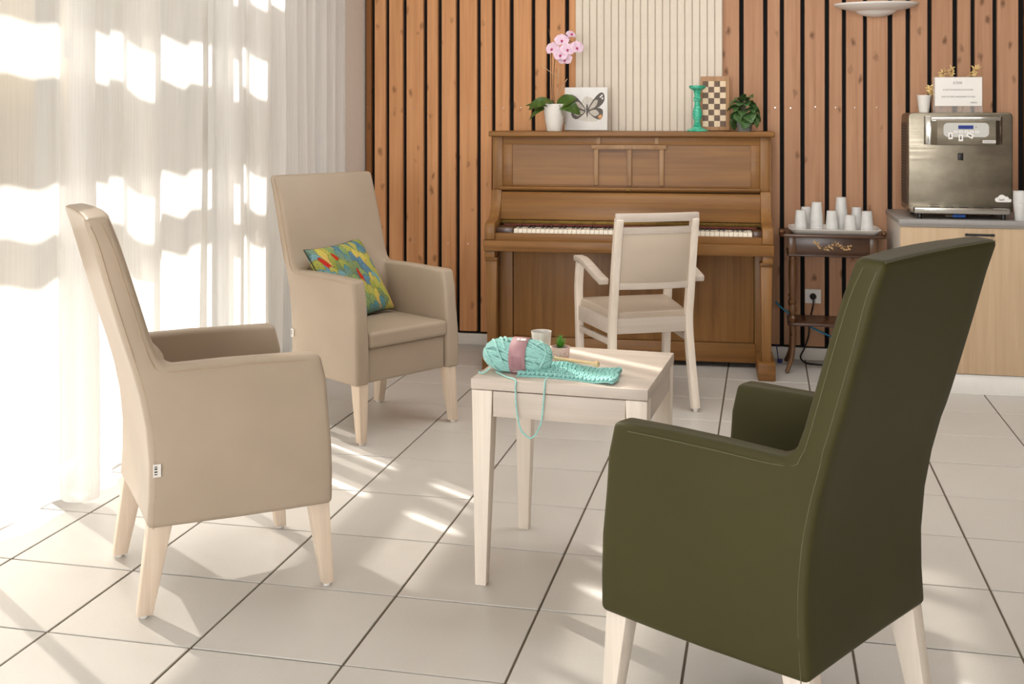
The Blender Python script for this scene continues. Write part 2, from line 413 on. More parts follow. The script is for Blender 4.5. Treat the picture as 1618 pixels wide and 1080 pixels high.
for k, (a, b) in enumerate(gaps):
    bm = new(); dz = random.uniform(-.004, .004)
    box(bm, edge+.002, a-.002, 6.692+random.uniform(-.002, .002), YB, .085+dz, ZC)
    s = obj('slat', bm, 'slat_edge' if (k == 0 or edge > 1.37) else ('slat_shaded' if edge > -.3 else 'slat'), wall_back, bevel=.003, seg=1)
    for zz in (1.453, .62):
        xm = (edge+a)/2+random.uniform(-.012, .012)
        if screw_me is None:
            o = obj('screw', screw_bm, 'chrome', s); screw_me = o
        else: o = share('screw', screw_me, s)
        o.location = (xm, 6.691, zz+random.uniform(-.004, .004)); o.rotation_euler = (R(90), 0, 0)
    edge = b
bm = new(); box(bm, -2.44, .60, 6.708, YB+.005, 0, .07); o = struct(obj('baseboard_back', bm, 'baseboard', bevel=.004))
# cream ribbed panel fixed over the slats behind the piano
cp = struct(obj('wall_panel', (lambda b: (box(b, -1.106, -.242, 6.672, 6.69, .9, ZC), b)[1])(new()), 'cream', smooth=0)); cp.name = 'trim_1'
n = 20; wd = (1.106-.242)/n
rib = None
for k in range(n):
    xc = -1.106+wd*(k+.5)
    if rib is None:
        b = new(); box(b, -wd/2+.0018, wd/2-.0018, 6.658, 6.674, .9, ZC); rib = obj('panel_strip', b, 'cream', cp, bevel=.003, seg=1); o = rib
    else: o = share('panel_strip', rib, cp)
    o.location.x = xc
# post closing the slat wall on the right
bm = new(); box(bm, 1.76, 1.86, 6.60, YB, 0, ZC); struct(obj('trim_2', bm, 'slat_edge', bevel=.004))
bm = new(); box(bm, 1.86, XR, 6.69, YB, 0, ZC); struct(obj('wall_end', bm, 'white_wall', smooth=0))
# left wall: pier at the back corner, lintel and low sill
bm = new()
box(bm, -2.75, -2.447, 6.36, YB, 0, ZC); box(bm, -2.75, -2.447, YF, 6.36, 2.62, ZC); box(bm, -2.75, -2.447, YF, YF+.4, 0, 2.62)
struct(obj('wall_left', bm, 'white_wall', smooth=0))
bm = new(); box(bm, XR, XR+.12, YF, YB, 0, ZC); struct(obj('wall_right', bm, 'darkwood_v', smooth=0))
bm = new()
box(bm, XW-.2, -2.45, YF-.12, YF, 0, ZC); box(bm, 1.25, XR, YF-.12, YF, 0, ZC); box(bm, -2.45, 1.25, YF-.12, YF, 2.68, ZC); box(bm, -2.45, 1.25, YF-.12, YF, 0, .42)
struct(obj('wall_front', bm, 'white_wall', smooth=0))
bm = new(); box(bm, -2.45, 1.25, YF-.09, YF-.03, .42, .47); box(bm, -2.45, 1.25, YF-.09, YF-.03, 2.63, 2.68)
win2 = struct(obj('fill_window', bm, 'frame', bevel=.004)); m2 = [-2.42, -1.2, 0, 1.22]  # unseen window added for the rear fill to shine through
for x in m2:
    b = new(); box(b, x-.03, x+.03, YF-.09, YF-.03, .47, 2.63); obj('mullion', b, 'frame', win2, bevel=.004)
for a, b_ in zip(m2, m2[1:]):
    b = new(); box(b, a+.03, b_-.03, YF-.062, YF-.056, .47, 2.63); obj('pane', b, 'pane', win2, smooth=0)
# window: outer frame, mullions, transom, panes
bm = new(); ya, yb = YF+.4, 6.36
box(bm, -2.66, -2.59, ya, yb, 0, .055); box(bm, -2.66, -2.59, ya, yb, 2.56, 2.62)
win = struct(obj('window_1', bm, 'frame', bevel=.004))
ms = [ya+.03, -5.2, -3.8, -2.6, -1.6, -.2, 1.2, 2.6, 3.75, 4.9, 5.65, yb-.03]
for y in ms:
    b = new(); box(b, -2.66, -2.59, y-.03, y+.03, .055, 2.56); obj('mullion', b, 'frame', win, bevel=.004)
for a, b_ in zip(ms, ms[1:]):
    b = new(); box(b, -2.628, -2.622, a+.03, b_-.03, .055, 2.56); obj('pane', b, 'pane', win, smooth=0)
# terrace and unseen beams and posts added outside to shade the window in bands
bm = new(); box(bm, -14, -2.66, -8, 22, -.12, -.02); struct(obj('terrace_ground', bm, 'ext', smooth=0))
BX = -3.55
for k, (z0, z1) in enumerate(((1.71, 1.80), (2.05, 2.36), (2.62, 2.80))):
    bm = new(); box(bm, BX-.05, BX+.05, 3.0, 6.5, z0, z1); o = struct(obj('trim_%d' % (k+3), bm, 'frame', smooth=0))
for k, y in enumerate((3.0, 6.4)):
    bm = new(); box(bm, BX-.06, BX+.06, y-.06, y+.06, -.02, 2.66); o = struct(obj('trim_%d' % (k+6), bm, 'frame', smooth=0))
bm = new(); box(bm, -4.30, -2.75, 6.5, 6.75, -.02, 3.2); struct(obj('shade_wall', bm, 'white_wall', smooth=0))  # unseen wall fin added to keep sun off the pleated curtain
# curtains --------------------------------------------------------
def curtain(ctrl, label, z0=.03, seed=0, z1=2.593):
    rnd = random.Random(seed); path = crom([(x, y, 0) for y, x in ctrl], 5)
    zs = [z0+(z1-z0)*t for t in (0, .004, .03, .10, .2, .32, .45, .6, .75, .9, 1)]
    bm = new(); rows = []
    for z in zs:
        f = (z-z0)/(z1-z0); row = []
        for p in path:
            sx = .006*math.sin(9*p.y+2.1*z)+.004*math.sin(23*p.y-3*z); sy = .012*math.sin(5*p.y+1.7*z+seed)*(1-f)
            row.append(bm.verts.new((p.x+sx*(1-.5*f), p.y+sy, z+(.006*math.sin(11*p.y+seed) if f < .01 else 0))))
        rows.append(row)
    for A, B in zip(rows, rows[1:]):
        for i in range(len(path)-1): bm.faces.new((A[i], A[i+1], B[i+1], B[i]))
    o = obj('sheer_curtain', bm, 'sheer', smooth=180)
    return tag(o, label, 'curtain', 'sheer curtains along the window')
def bulge(yc, w_, d, base=-2.47):
    return [(yc-w_*.85, base), (yc-w_*1.08, base+.4*d), (yc-w_*.85, base+.86*d), (yc, base+d), (yc+w_*.85, base+.86*d), (yc+w_*1.08, base+.4*d), (yc+w_*.85, base)]
B_ = -2.475
left = [(2.35, B_)] + bulge(2.55, .06, .10) + [(2.72, B_), (2.86, B_+.02)] + bulge(3.02, .055, .09) + [(3.16, B_+.01), (3.30, B_-.01), (3.42, B_+.02)] + bulge(3.62, .055, .12) + [(3.76, B_), (3.86, B_+.03), (3.93, B_)] + bulge(4.07, .085, .10) + [(4.26, B_+.02), (4.34, B_-.01), (4.44, B_+.035), (4.56, B_), (4.65, B_)]
curtain(left, 'long white sheer curtain with loose folds behind the armchair without cushion', .03, 1)
mid = [(4.685, B_+.01)] + bulge(4.83, .075, .09) + [(4.95, B_), (4.97, B_+.02)]
curtain(mid, 'narrow white sheer curtain between the loosely folded curtain and the pleated one', .03, 2)
far = [(5.0, B_+.02)] + bulge(5.15, .075, .08) + [(5.28, B_+.01)]
y = 5.33; k = 0
while y < 6.33:
    far += [(y, B_+(.055 if k % 2 else 0)), (y+.02, B_+(.06 if k % 2 else -.005))]; y += .068+.012*math.sin(k); k += 1
far += [(6.345, B_+.02)]
curtain(far, 'white sheer curtain in narrow even pleats beside the slatted timber wall', .03, 3)
bm = new(); tube(bm, [(B_+.02, 2.2, 2.605), (B_+.02, 6.35, 2.605)], .012, 8); box(bm, B_+.012, B_+.028, 2.3, 2.32, 2.605, 2.62); box(bm, B_+.012, B_+.028, 6.2, 6.22, 2.605, 2.62)
tag(obj('curtain_rail', bm, 'chrome'), 'slim metal curtain rail under the lintel above the sheer curtains', 'rail')

# ================================================================== ARMCHAIRS
def armchair(label, leath, seam, leg, loc, ang):
    t = thing('armchair', label, 'armchair', (loc[0], loc[1], 0), ang, 'high-back armchairs around the low table')
    rear = [(-.268,.25),(-.262,.34),(-.261,.43),(-.270,.53),(-.288,.62),(-.310,.700),(-.320,.733),(-.331,.767),(-.357,.854),(-.385,.95),(-.413,1.05),(-.437,1.122)]
    front = [(-.20,.25),(-.19,.34),(-.185,.43),(-.19,.53),(-.20,.62),(-.218,.703),(-.243,.728),(-.258,.767),(-.284,.854),(-.313,.95),(-.345,1.05),(-.375,1.128)]
    af = [(.262,.25),(.263,.34),(.260,.43),(.252,.53),(.245,.62),(.226,.697)]
    nr = len(rear); cols = [-.05, .08, .19]
    def pt(i, j):
        if j == 0: return rear[i]
        if j == 1: return front[i]
        f, a = front[i], af[i]
        if j == 5: return a
        s = {2: .38, 3: .68, 4: .90}[j]
        return (f[0]+(a[0]-f[0])*s, f[1]+(a[1]-f[1])*s + (.004*math.sin(math.pi*s) if i == 5 else 0))
    def vout(u, z):
        b = .29 if u > -.05 else .29-.018*min(1, (-.05-u)/.21)
        if z > .70: b = .278
        if z < .5 and u > .1: b += .004
        return b
    lv = [-1, -.74, -.38, 0, .38, .74, 1]
    V = {}; bm = new()
    def vert(i, j, k):
        if (i, j, k) not in V:
            u, z = pt(i, j); o_ = vout(u, z); s = lv[k]
            v = s*o_ if abs(s) == 1 else s*.30
            q = 1-(v/.29)**2
            if j == 1 and z > .5: u += .024*q
            if j == 0: u += .009*q*(1 if z > .6 else .4)
            if i == nr-1: z += .002*q
            V[(i, j, k)] = bm.verts.new((u, v, z))
        return V[(i, j, k)]
    faces = {}
    for i in range(nr-1):
        for j in range(5):
            for k in range(6):
                if not (j == 0 or (i < 5 and k in (0, 5))): continue
                c = {(a, b, d): (i+a, j+b, k+d) for a in (0, 1) for b in (0, 1) for d in (0, 1)}
                for fc in (((0,0,0),(0,0,1),(0,1,1),(0,1,0)),((1,0,0),(1,1,0),(1,1,1),(1,0,1)),((0,0,0),(1,0,0),(1,0,1),(0,0,1)),((0,1,0),(0,1,1),(1,1,1),(1,1,0)),((0,0,0),(0,1,0),(1,1,0),(1,0,0)),((0,0,1),(1,0,1),(1,1,1),(0,1,1))):
                    f = [c[x] for x in fc]; key = tuple(sorted(f))
                    if key in faces: faces[key] = None
                    else: faces[key] = f
    for f in faces.values():
        if f: bm.faces.new([vert(*x) for x in f])
    obj('upholstered_shell', bm, leath, t, bevel=.016, seg=4, smooth=60, ang=34)
    # base and front panel, seat cushion
    bm = new(); box(bm, -.19, .243, -.222, .222, .252, .405); obj('front_panel', bm, leath, t, bevel=.014, seg=3, smooth=60)
    bm = new(); box(bm, -.215, .262, -.222, .222, .402, .472)
    bmesh.ops.subdivide_edges(bm, edges=[e for e in bm.edges], cuts=3, use_grid_fill=True)
    for v in bm.verts:
        if v.co.z > .46: v.co.z += .012*(1-(v.co.y/.22)**2)*(1-((v.co.x-.02)/.25)**2)
    obj('seat_cushion', bm, leath, t, bevel=.022, seg=4, smooth=70, ang=40)
    # legs
    for sx in (-1, 1):
        for sy in (-1, 1):
            bm = new(); y1 = .235*sy if sx < 0 else .252*sy; y0 = .245*sy if sx < 0 else .262*sy
            if sx < 0: taper(bm, (-.262, -.195, y1-.024, y1+.024), (-.292, -.250, y0-.018, y0+.018), .256, .008)
            else: taper(bm, (.196, .256, y1-.025, y1+.025), (.236, .270, y0-.017, y0+.017), .256, .008)
            lg = obj('leg', bm, leg, t, bevel=.003)
            b2 = new(); c = (-.271, y0) if sx < 0 else (.253, y0)
            lathe(b2, [(.012, 0), (.013, .004), (.013, .009)], 12, (c[0], c[1], 0)); obj('glide', b2, 'white_plastic', lg)
    # seams
    for sy in (-1, 1):
        pr = [Vector((u+.017, sy*(vout(u, z)+.0006), z)) for u, z in rear[:-1]] + [Vector((rear[-1][0]+.02, sy*.2785, rear[-1][1]-.02))]
        bm = new(); tube(bm, crom(pr, 4), .0011, 6); obj('seam', bm, seam, t)
        pf = [(front[-1][0]-.014, front[-1][1]-.02)]+[(u-.016, z-.004) for u, z in front[-2:6:-1]]+[(front[6][0]-.012, front[6][1]-.014), (front[5][0], front[5][1]-.017)]+[(pt(5, j)[0], pt(5, j)[1]-.017) for j in (2, 3, 4)]
        bm = new(); tube(bm, crom([(u, sy*(vout(u, z)+.0006), z) for u, z in pf], 4), .0011, 6); obj('seam', bm, seam, t)
    zr = rear[-1]
    bm = new(); tube(bm, crom([(zr[0]+.006+.009*(1-(v/.29)**2), v, zr[1]-.0035+.002*(1-(v/.29)**2)) for v in (-.268, -.2, -.1, 0, .1, .2, .268)], 3), .0012, 6); obj('seam', bm, seam, t)
    # maker's tag sewn into the rear seam
    bm = new(); box(bm, -.252, -.231, -.2795, -.2765, .396, .432); tg = obj('label_tag', bm, 'paper', t); tg['label'] = 'small white sewn tag'
    for k, (zz, hh) in enumerate(((.425, .0025), (.419, .004), (.411, .004), (.404, .0025))):
        b2 = new(); box(b2, -.249, -.241, -.2802, -.279, zz-hh/2, zz+hh/2); obj('print', b2, 'darkgrey', tg, smooth=0)
    return t
armchair('beige high-back armchair with empty seat, back turned to the sheer curtains', 'beige', 'seam_beige', 'legwood', (-1.6425, 3.2205), R(39.4))
A2 = armchair('beige high-back armchair holding a feather-print cushion, near the slatted wall', 'beige', 'seam_beige', 'legwood', (-1.753, 4.915), R(-32.4))
armchair('olive green high-back armchair turned towards the low table', 'green', 'seam_green', 'whitewood', (.0008, 2.7243), R(148.28))
# cushion in the second armchair
FPAL = [((170,182,84),(196,186,96)), ((132,150,66),(176,178,88)), ((84,122,144),(104,144,168)), ((110,166,182),(128,172,178)), ((226,176,116),(216,202,96)), ((108,150,104),(150,172,112)), ((206,40,24),(200,54,30)), ((156,162,76),(96,150,164)), ((78,110,126),(140,158,96))]
def feather_print(S):
    rnd = random.Random(4); F = []
    ca, sa = math.cos(R(14)), math.sin(R(14))
    for r_ in range(-1, 12):                         # rows overlap downwards like plumage
        for c_ in range(-3, 13):
            cx = -S*1.3+(c_+.5*(r_ % 2)+rnd.uniform(-.2, .2))*.038; cy = S*1.2-r_*.043+rnd.uniform(-.008, .008)
            x, y = cx*ca-cy*sa, cx*sa+cy*ca
            k = 6 if rnd.random() < .07 else rnd.choice([0, 0, 1, 1, 2, 2, 3, 4, 5, 7, 8])
            F.append((x, y, R(14)+rnd.uniform(-.25, .25), (.011 if k == 6 else rnd.uniform(.017, .022)), rnd.uniform(.050, .064), k, rnd.random()))
    def col(px, py):
        best = None
        for x, y, a, w_, l_, k, q in F:              # later rows lie on top: keep the uppermost hit
            dx, dy = px-x, py-y
            if abs(dx) > .066 or abs(dy) > .066: continue
            u, v = dx*math.cos(a)+dy*math.sin(a), -dx*math.sin(a)+dy*math.cos(a)
            d = (u/(w_*(1+.15*v/l_)))**2+(v/l_)**2
            if d < 1: best = (d, u/w_, v/l_, k, q)
        if best is None: return lin((70, 92, 60))
        d, u, v, k, q = best; A, B = lin(FPAL[k][0]), lin(FPAL[k][1])
        f = min(1, max(0, .5+.6*v+.25*(q-.5))); c = [A[i]*(1-f)+B[i]*f for i in range(3)]
        if abs(u) < .07 and v < .7: c = [x*.8 for x in c]
        c = [x*(.88+.12*math.sin(26*v+9*abs(u))) for x in c]
        if d > .88: c = [x*.55 for x in c]
        return tuple(c)+(1,)
    return col
def cushion():
    S = .192; N = 130; bm = new(); top = {}; bot = {}; cl = bm.loops.layers.float_color.new('print'); pc_ = feather_print(S)
    for i in range(N+1):
        for j in range(N+1):
            x, y = -1+2*i/N, -1+2*j/N
            pin = 1-.07*(1-abs(x)**2.2)*abs(y)**4 ; pin2 = 1-.07*(1-abs(y)**2.2)*abs(x)**4
            h = .050*max(0, (1-x**4)*(1-y**4))**.55
            X, Y = S*x*pin2, S*y*pin
            top[i, j] = bm.verts.new((X, Y, h)); bot[i, j] = top[i, j] if (i in (0, N) or j in (0, N)) else bm.verts.new((X, Y, -h))
    vc = {}
    for (i, j), v in top.items(): vc[v] = pc_(v.co.x, v.co.y)
    for (i, j), v in bot.items():
        if v not in vc: vc[v] = vc[top[i, j]]
    for i in range(N):
        for j in range(N):
            for f in (bm.faces.new((top[i, j], top[i+1, j], top[i+1, j+1], top[i, j+1])), bm.faces.new((bot[i, j], bot[i, j+1], bot[i+1, j+1], bot[i+1, j]))):
                for lp in f.loops: lp[cl] = vc[lp.vert]
    o = obj('cushion_cover', bm, 'feather', smooth=80)
    edge_ = [(-S+2*S*k/8, -S*(1-.07*(1-abs(-1+2*k/8)**2.2))) for k in range(9)]
    ring = []
    for r_ in range(4):
        a = r_*math.pi/2
        ring += [(x*math.cos(a)-y*math.sin(a), x*math.sin(a)+y*math.cos(a), 0) for x, y in edge_[:-1]]
    b = new(); tube(b, ring, .003, 6, True); p = obj('piping', b, 'piping')
    return o, p
t = thing('cushion', 'square cushion printed with green, blue and red parrot feathers', 'cushion')
co, cpip = cushion(); co.parent = t; cpip.parent = t
t.location = (-1.878, 4.947, .643)
CU_YAW, CU_LEAN, CU_ROLL = R(-21.9), R(32.7), R(3.8)
# local z -> forward normal, local y -> up
mat = Matrix.Rotation(CU_YAW, 4, 'Z') @ Matrix.Rotation(-CU_LEAN, 4, 'Y') @ Matrix(((0,0,1,0),(1,0,0,0),(0,1,0,0),(0,0,0,1))) @ Matrix.Rotation(CU_ROLL, 4, 'Z')
t.rotation_euler = mat.to_euler()

# ================================================================== LOW TABLE
t = thing('side_table', 'low square whitewashed wooden table holding the yarn and knitting', 'table', (-.5755, 3.509, 0), R(-3.5)); TB = t
h = .266
bm = new(); box(bm, -h, h, -h, h, .588, .62); obj('tabletop', bm, 'whitewood_x', t, bevel=.003)
for sx in (-1, 1):
    for sy in (-1, 1):
        bm = new(); X = lambda a, b: tuple(sorted((sx*a, sx*b))); Yy = lambda a, b: tuple(sorted((sy*a, sy*b)))
        taper(bm, X(.200, .264)+Yy(.200, .264), X(.222, .256)+Yy(.222, .256), .586, 0); obj('leg', bm, 'whitewood', t, bevel=.003)
for k in range(4):
    a = k*math.pi/2; Mx = Matrix.Rotation(a, 4, 'Z')
    bm = new(); box(bm, -.199, .199, -.258, -.238, .508, .584, Mx); obj('apron', bm, 'whitewood_x', t, bevel=.002)
TBM = Matrix.Translation((-.5755, 3.509, .62)) @ Matrix.Rotation(R(-3.5), 4, 'Z')
def on_table(x, y, z=0): return TBM @ Vector((x, y, z))

# yarn skein
p = on_table(-.153, -.150)
t = thing('yarn_skein', 'aqua wool skein with a mauve paper band lying on the low table', 'yarn', (p.x, p.y, .62), R(-6))
Lh, Rr = .108, .048; cz = .051
def srad(x): return Rr*max(0.0, 1-abs(x/Lh)**3.2)**.5
bm = new()
prof = [(-Lh+2*Lh*k/16) for k in range(17)]
ringz = []
for x in prof:
    r_ = max(.002, srad(x)*.84); ringz.append([bm.verts.new((x, r_*math.cos(2*math.pi*k/20), cz+r_*math.sin(2*math.pi*k/20))) for k in range(20)])
for A, B in zip(ringz, ringz[1:]):
    for i in range(20): bm.faces.new((A[i], A[(i+1) % 20], B[(i+1) % 20], B[i]))
core = obj('wool_core', bm, 'yarn', t)
rnd = random.Random(3)
bm = new()
for k in range(60):                      # strands wound lengthwise, each a bowed loop over the skein
    a0 = 2*math.pi*k/60; tw = rnd.uniform(.25, .75); lift = rnd.uniform(.90, 1.02); e = rnd.uniform(.90, .985)
    pts = []
    for q in range(15):
        s = -1+2*q/14; x = s*Lh*e; rr = srad(x)*lift+.0012; a = a0+tw*s+.10*math.sin(3*s+k)
        pts.append((x, rr*math.cos(a), cz+rr*math.sin(a)))
    tube(bm, pts, .0040, 6)
for k in range(5):                       # looser strands crossing the left end
    a0 = rnd.uniform(0, 6.28); pts = []
    for q in range(15):
        s = q/14; x = -Lh*.88+s*.07; a = a0+2.6*s; rr = srad(x)*1.06+.003; pts.append((x, rr*math.cos(a), cz+rr*math.sin(a)))
    tube(bm, pts, .0034, 5)
for k in range(3):
    a0 = 1.2+2.1*k; pts = []
    for q in range(15):
        s = q/14; x = Lh*.62+.03*math.sin(3.1*s); a = a0+3.0*s; rr = srad(x)*1.05+.003; pts.append((x, rr*math.cos(a), cz+rr*math.sin(a)))
    tube(bm, pts, .0034, 5)
o = obj('wool_strands', bm, 'yarn', t); o['kind'] = 'stuff'
bm = new()
rows = []
for x in (-.012, .014, .040):
    rr = srad(x)+.0080; rows.append([bm.verts.new((x, rr*math.cos(2*math.pi*k/32), cz+rr*math.sin(2*math.pi*k/32))) for k in range(32)])
for A, B in zip(rows, rows[1:]):
    for i in range(32): bm.faces.new((A[i], A[(i+1) % 32], B[(i+1) % 32], B[i]))
band = obj('paper_band', bm, 'mauve', t, smooth=80)
so = band.modifiers.new('s', 'SOLIDIFY'); so.thickness = .001
def bandmark(x0, x1, a0, a1, mat):
    b = new(); A = []; Bq = []
    nn = max(1, int(abs(a1-a0)/.1))
    for q in range(nn+1):
        a = R(a0)+(R(a1)-R(a0))*q/nn; rr = srad(.014)+.0092
        A.append(b.verts.new((x0, rr*math.cos(a), cz+rr*math.sin(a)))); Bq.append(b.verts.new((x1, rr*math.cos(a), cz+rr*math.sin(a))))
    for q in range(nn): b.faces.new((A[q], A[q+1], Bq[q+1], Bq[q]))
    return obj('band_print', b, mat, band, smooth=0)
bandmark(.004, .013, 104, 116, 'paper'); bandmark(.0155, .033, 104, 116, 'paper')
for k in range(10): bandmark(-.002+.0034*k, -.001+.0034*k, 172, 205+3*(k % 3), 'mauve_dark')
for k in range(9): bandmark(-.001+.0034*k, .0012+.0034*k, 221, 227, 'paper')
# the strand that leaves the skein, hangs below the table edge and returns
def tl(pw): return t.matrix_basis.inverted() @ Vector(pw)
bm = new()
lx0, lx1, fy = -.127, -.037, -.2735
loop = [on_table(-.21, -.19, .006), on_table(-.165, -.235, .004), on_table(lx0, -.268, .004), on_table(lx0+.002, fy, -.02), on_table(lx0+.006, fy-.002, -.08), on_table(lx0+.018, fy-.003, -.135), on_table(lx0+.037, fy-.004, -.155), on_table(lx0+.052, fy-.004, -.160), on_table(lx0+.068, fy-.003, -.143), on_table(lx0+.082, fy-.002, -.105), on_table(lx1, fy, -.02), on_table(lx1, -.266, .005), on_table(-.035, -.235, .012)]
tube(bm, crom([tl(q) for q in loop], 6), .0026, 6)
tail = [on_table(-.225, -.20, .02), on_table(-.245, -.205, .004), on_table(-.262, -.200, .004)]
tube(bm, crom([tl(q) for q in tail], 5), .0026, 6)
o = obj('loose_strand', bm, 'yarn', t)
# knitted piece: rows of V stitches over a gently folded sheet
p = on_table(.004, -.150)
kt = thing('knitted_swatch', 'aqua chunky knitted piece spread flat beside the skein', 'knitting', (p.x, p.y, .62), R(-3.5))
def khei(u, v):
    return .007+.010*max(0, math.sin(3.2*u+1.2))*max(0, math.sin(math.pi*v))+.012*math.exp(-((u-.42)**2+(v-.75)**2)/.03)+.008*math.exp(-((u-.95)**2)/.01)
def kpos(u, v):
    x = -.145+.30*u; y = -.075+.145*v+.018*math.sin(4*u)-.02*(u-.5)*(1-v)
    if v < .5: x += .01*math.sin(5*v)
    return Vector((x, y, khei(u, v)))
bm = new(); NU, NV = 22, 9
g = [[bm.verts.new(kpos(i/NU, j/NV)-Vector((0, 0, .003))) for j in range(NV+1)] for i in range(NU+1)]
for i in range(NU):
    for j in range(NV): bm.faces.new((g[i][j], g[i+1][j], g[i+1][j+1], g[i][j+1]))
bs = obj('knit_ground', bm, 'yarn_knit', kt, smooth=80); so = bs.modifiers.new('s', 'SOLIDIFY'); so.thickness = .004; so.offset = -1
bm = new()
for i in range(NU):
    for j in range(NV):
        c0 = kpos((i+.05)/NU, (j+.5)/NV); c1 = kpos((i+.5)/NU, (j+.1)/NV); c2 = kpos((i+.95)/NU, (j+.5)/NV); mid_ = Vector((rnd.uniform(-.001, .001), rnd.uniform(-.001, .001), .0042+rnd.uniform(-.001, .0015)))
        c3 = kpos((i+.05)/NU, (j+.95)/NV); c4 = kpos((i+.95)/NU, (j+.95)/NV)
        tube(bm, [c3-mid_*.3, (c3+c1)/2+mid_, c1], [.0024, .0042, .0028], 6); tube(bm, [c4-mid_*.3, (c4+c1)/2+mid_, c1], [.0024, .0042, .0028], 6)
o = obj('knit_stitches', bm, 'yarn_knit', kt); o['kind'] = 'stuff'
# needle
a, b = on_table(-.06, -.060, .030), on_table(.085, -.122, .034)
nd = thing('knitting_needle', 'pale wooden knitting needle resting on the aqua knitting', 'needle', tuple(a))
bm = new(); tube(bm, [(0, 0, 0), tuple(b-a)], .0048, 10); obj('shaft', bm, 'bamboo', nd)
bm = new(); d = (b-a).normalized(); q = d.to_track_quat('Z', 'Y').to_matrix().to_4x4()
lathe(bm, [(.003, -.006), (.008, -.003), (.0098, .002), (.0085, .008), (.004, .010)], 14)
for v in bm.verts: v.co = (q @ v.co)+(b-a)
obj('knob', bm, 'bamboo', nd, smooth=60)
# cup
p = on_table(-.140, .085)
cupt = thing('cup', 'small white cup standing behind the skein on the low table', 'cup', (p.x, p.y, .62))
bm = new(); lathe(bm, [(.001, .004), (.021, .004), (.024, .0), (.027, .004), (.0325, .075), (.0335, .083), (.0315, .0825), (.0265, .012), (.001, .010)], 28, cap=False); obj('cup_wall', bm, 'ceramic', cupt, smooth=50)
bm = new(); lathe(bm, [(.001, .067), (.030, .067)], 24, cap=False); obj('coffee', bm, 'darkwood', cupt, smooth=0)
# succulent
p = on_table(-.058, .012)
st = thing('potted_succulent', 'tiny green succulent in a pink and white patterned pot', 'plant', (p.x, p.y, .62))
bm = new(); lathe(bm, [(.024, 0), (.026, .002), (.030, .048), (.030, .052), (.0275, .052), (.0265, .044), (.001, .044)], 28, cap=False); obj('pot', bm, 'pinkpot', st, smooth=40)
bm = new(); lathe(bm, [(.001, .0455), (.027, .0445)], 20, cap=False); obj('soil', bm, 'soil', st)
bm = new()
for (y0, w1, z0) in ((0, .4, 0), (.5, 1.0, .0), (1.0, .0, .010)): pass
L = [bm.verts.new(c) for c in ((-.004, 0, 0), (.004, 0, 0), (.0048, .012, .003), (.0, .034, .010), (-.0048, .012, .003), (0, .010, .0058), (0, .0, .004))]
for f in ((0,1,6),(1,2,5,6),(2,3,5),(3,4,5),(4,0,6,5),(0,4,3,2,1)): bm.faces.new([L[i] for i in f])
lf = obj('leaf', bm, 'succulent', st); lf.location = (0, 0, .045); lf.rotation_euler = (R(70), 0, 0)
for k in range(22):
    tier = k/22; share('leaf', lf, st, (0, 0, .044+.010*tier), (R(20+65*tier), 0, k*2.4), (1, .75+.45*math.sin(3*tier), 1))

# ================================================================== PIANO
PN = thing('upright_piano', 'old brown walnut upright piano against the slatted wall', 'piano', (-.735, 6.085, 0), R(3))
W2 = .783
for s in (-1, 1):
    xa, xb = sorted((s*.752, s*W2))
    bm = new(); box(bm, xa, xb, .275, .55, 0, 1.286); obj('side_panel', bm, 'piano_v', PN, bevel=.003)
    # front pilaster beside the upper panel
    xa, xb = sorted((s*.722, s*.772)); bm = new(); box(bm, xa, xb, .262, .300, .985, 1.285); obj('pilaster', bm, 'piano_v', PN, bevel=.003)
    # cheek with its scroll
    xa, xb = sorted((s*.722, s*.779))
    bm = new(); prism(bm, [(.008,.72),(.004,.785),(.012,.805),(.035,.818),(.075,.818),(.12,.828),(.17,.862),(.21,.92),(.235,.985),(.30,.985),(.30,.72)], xa, xb, 'x'); obj('cheek', bm, 'piano_v', PN, bevel=.004, ang=50)
    # console leg: corbel, capital, shaft, toe block
    bm = new(); box(bm, s*.750-.028, s*.750+.028, .012, .09, .618, .660); obj('corbel', bm, 'piano', PN, bevel=.004)
    bm = new(); prism(bm, [(.03,.60),(.022,.608),(.022,.622),(.115,.622),(.10,.60)], s*.745-.034, s*.745+.034, 'x'); obj('capital', bm, 'piano', PN, bevel=.003)
    bm = new(); taper(bm, (s*.745-.031, s*.745+.031, .034, .094), (s*.745-.024, s*.745+.024, .040, .088), .602, .085); lg = obj('leg', bm, 'piano_v', PN, bevel=.004)
    bm = new(); box(bm, s*.745-.046, s*.745+.046, 0, .34, 0, .092); obj('toe_block', bm, 'piano', PN, bevel=.005)
bm = new(); box(bm, -.80, .80, .235, .555, 1.286, 1.316); obj('lid', bm, 'piano', PN, bevel=.006, seg=3)
bm = new(); box(bm, -.752, .752, .40, .54, .03, 1.285); obj('case_back', bm, 'piano', PN, smooth=0)
# upper front: frame and recessed panels
def rail(x0, x1, z0, z1, y0=.270, y1=.30, mat='piano', name='panel_frame'):
    b = new(); box(b, x0, x1, y0, y1, z0, z1); return obj(name, b, mat, PN, bevel=.002)
bm = new(); box(bm, -.722, .722, .2785, .30, 1.0, 1.285); obj('upper_panel', bm, 'piano', PN, smooth=0)
rail(-.722, .722, 1.240, 1.285); rail(-.722, -.667, 1.0, 1.240); rail(.672, .722, 1.0, 1.240); rail(-.667, .672, 1.0, 1.012)
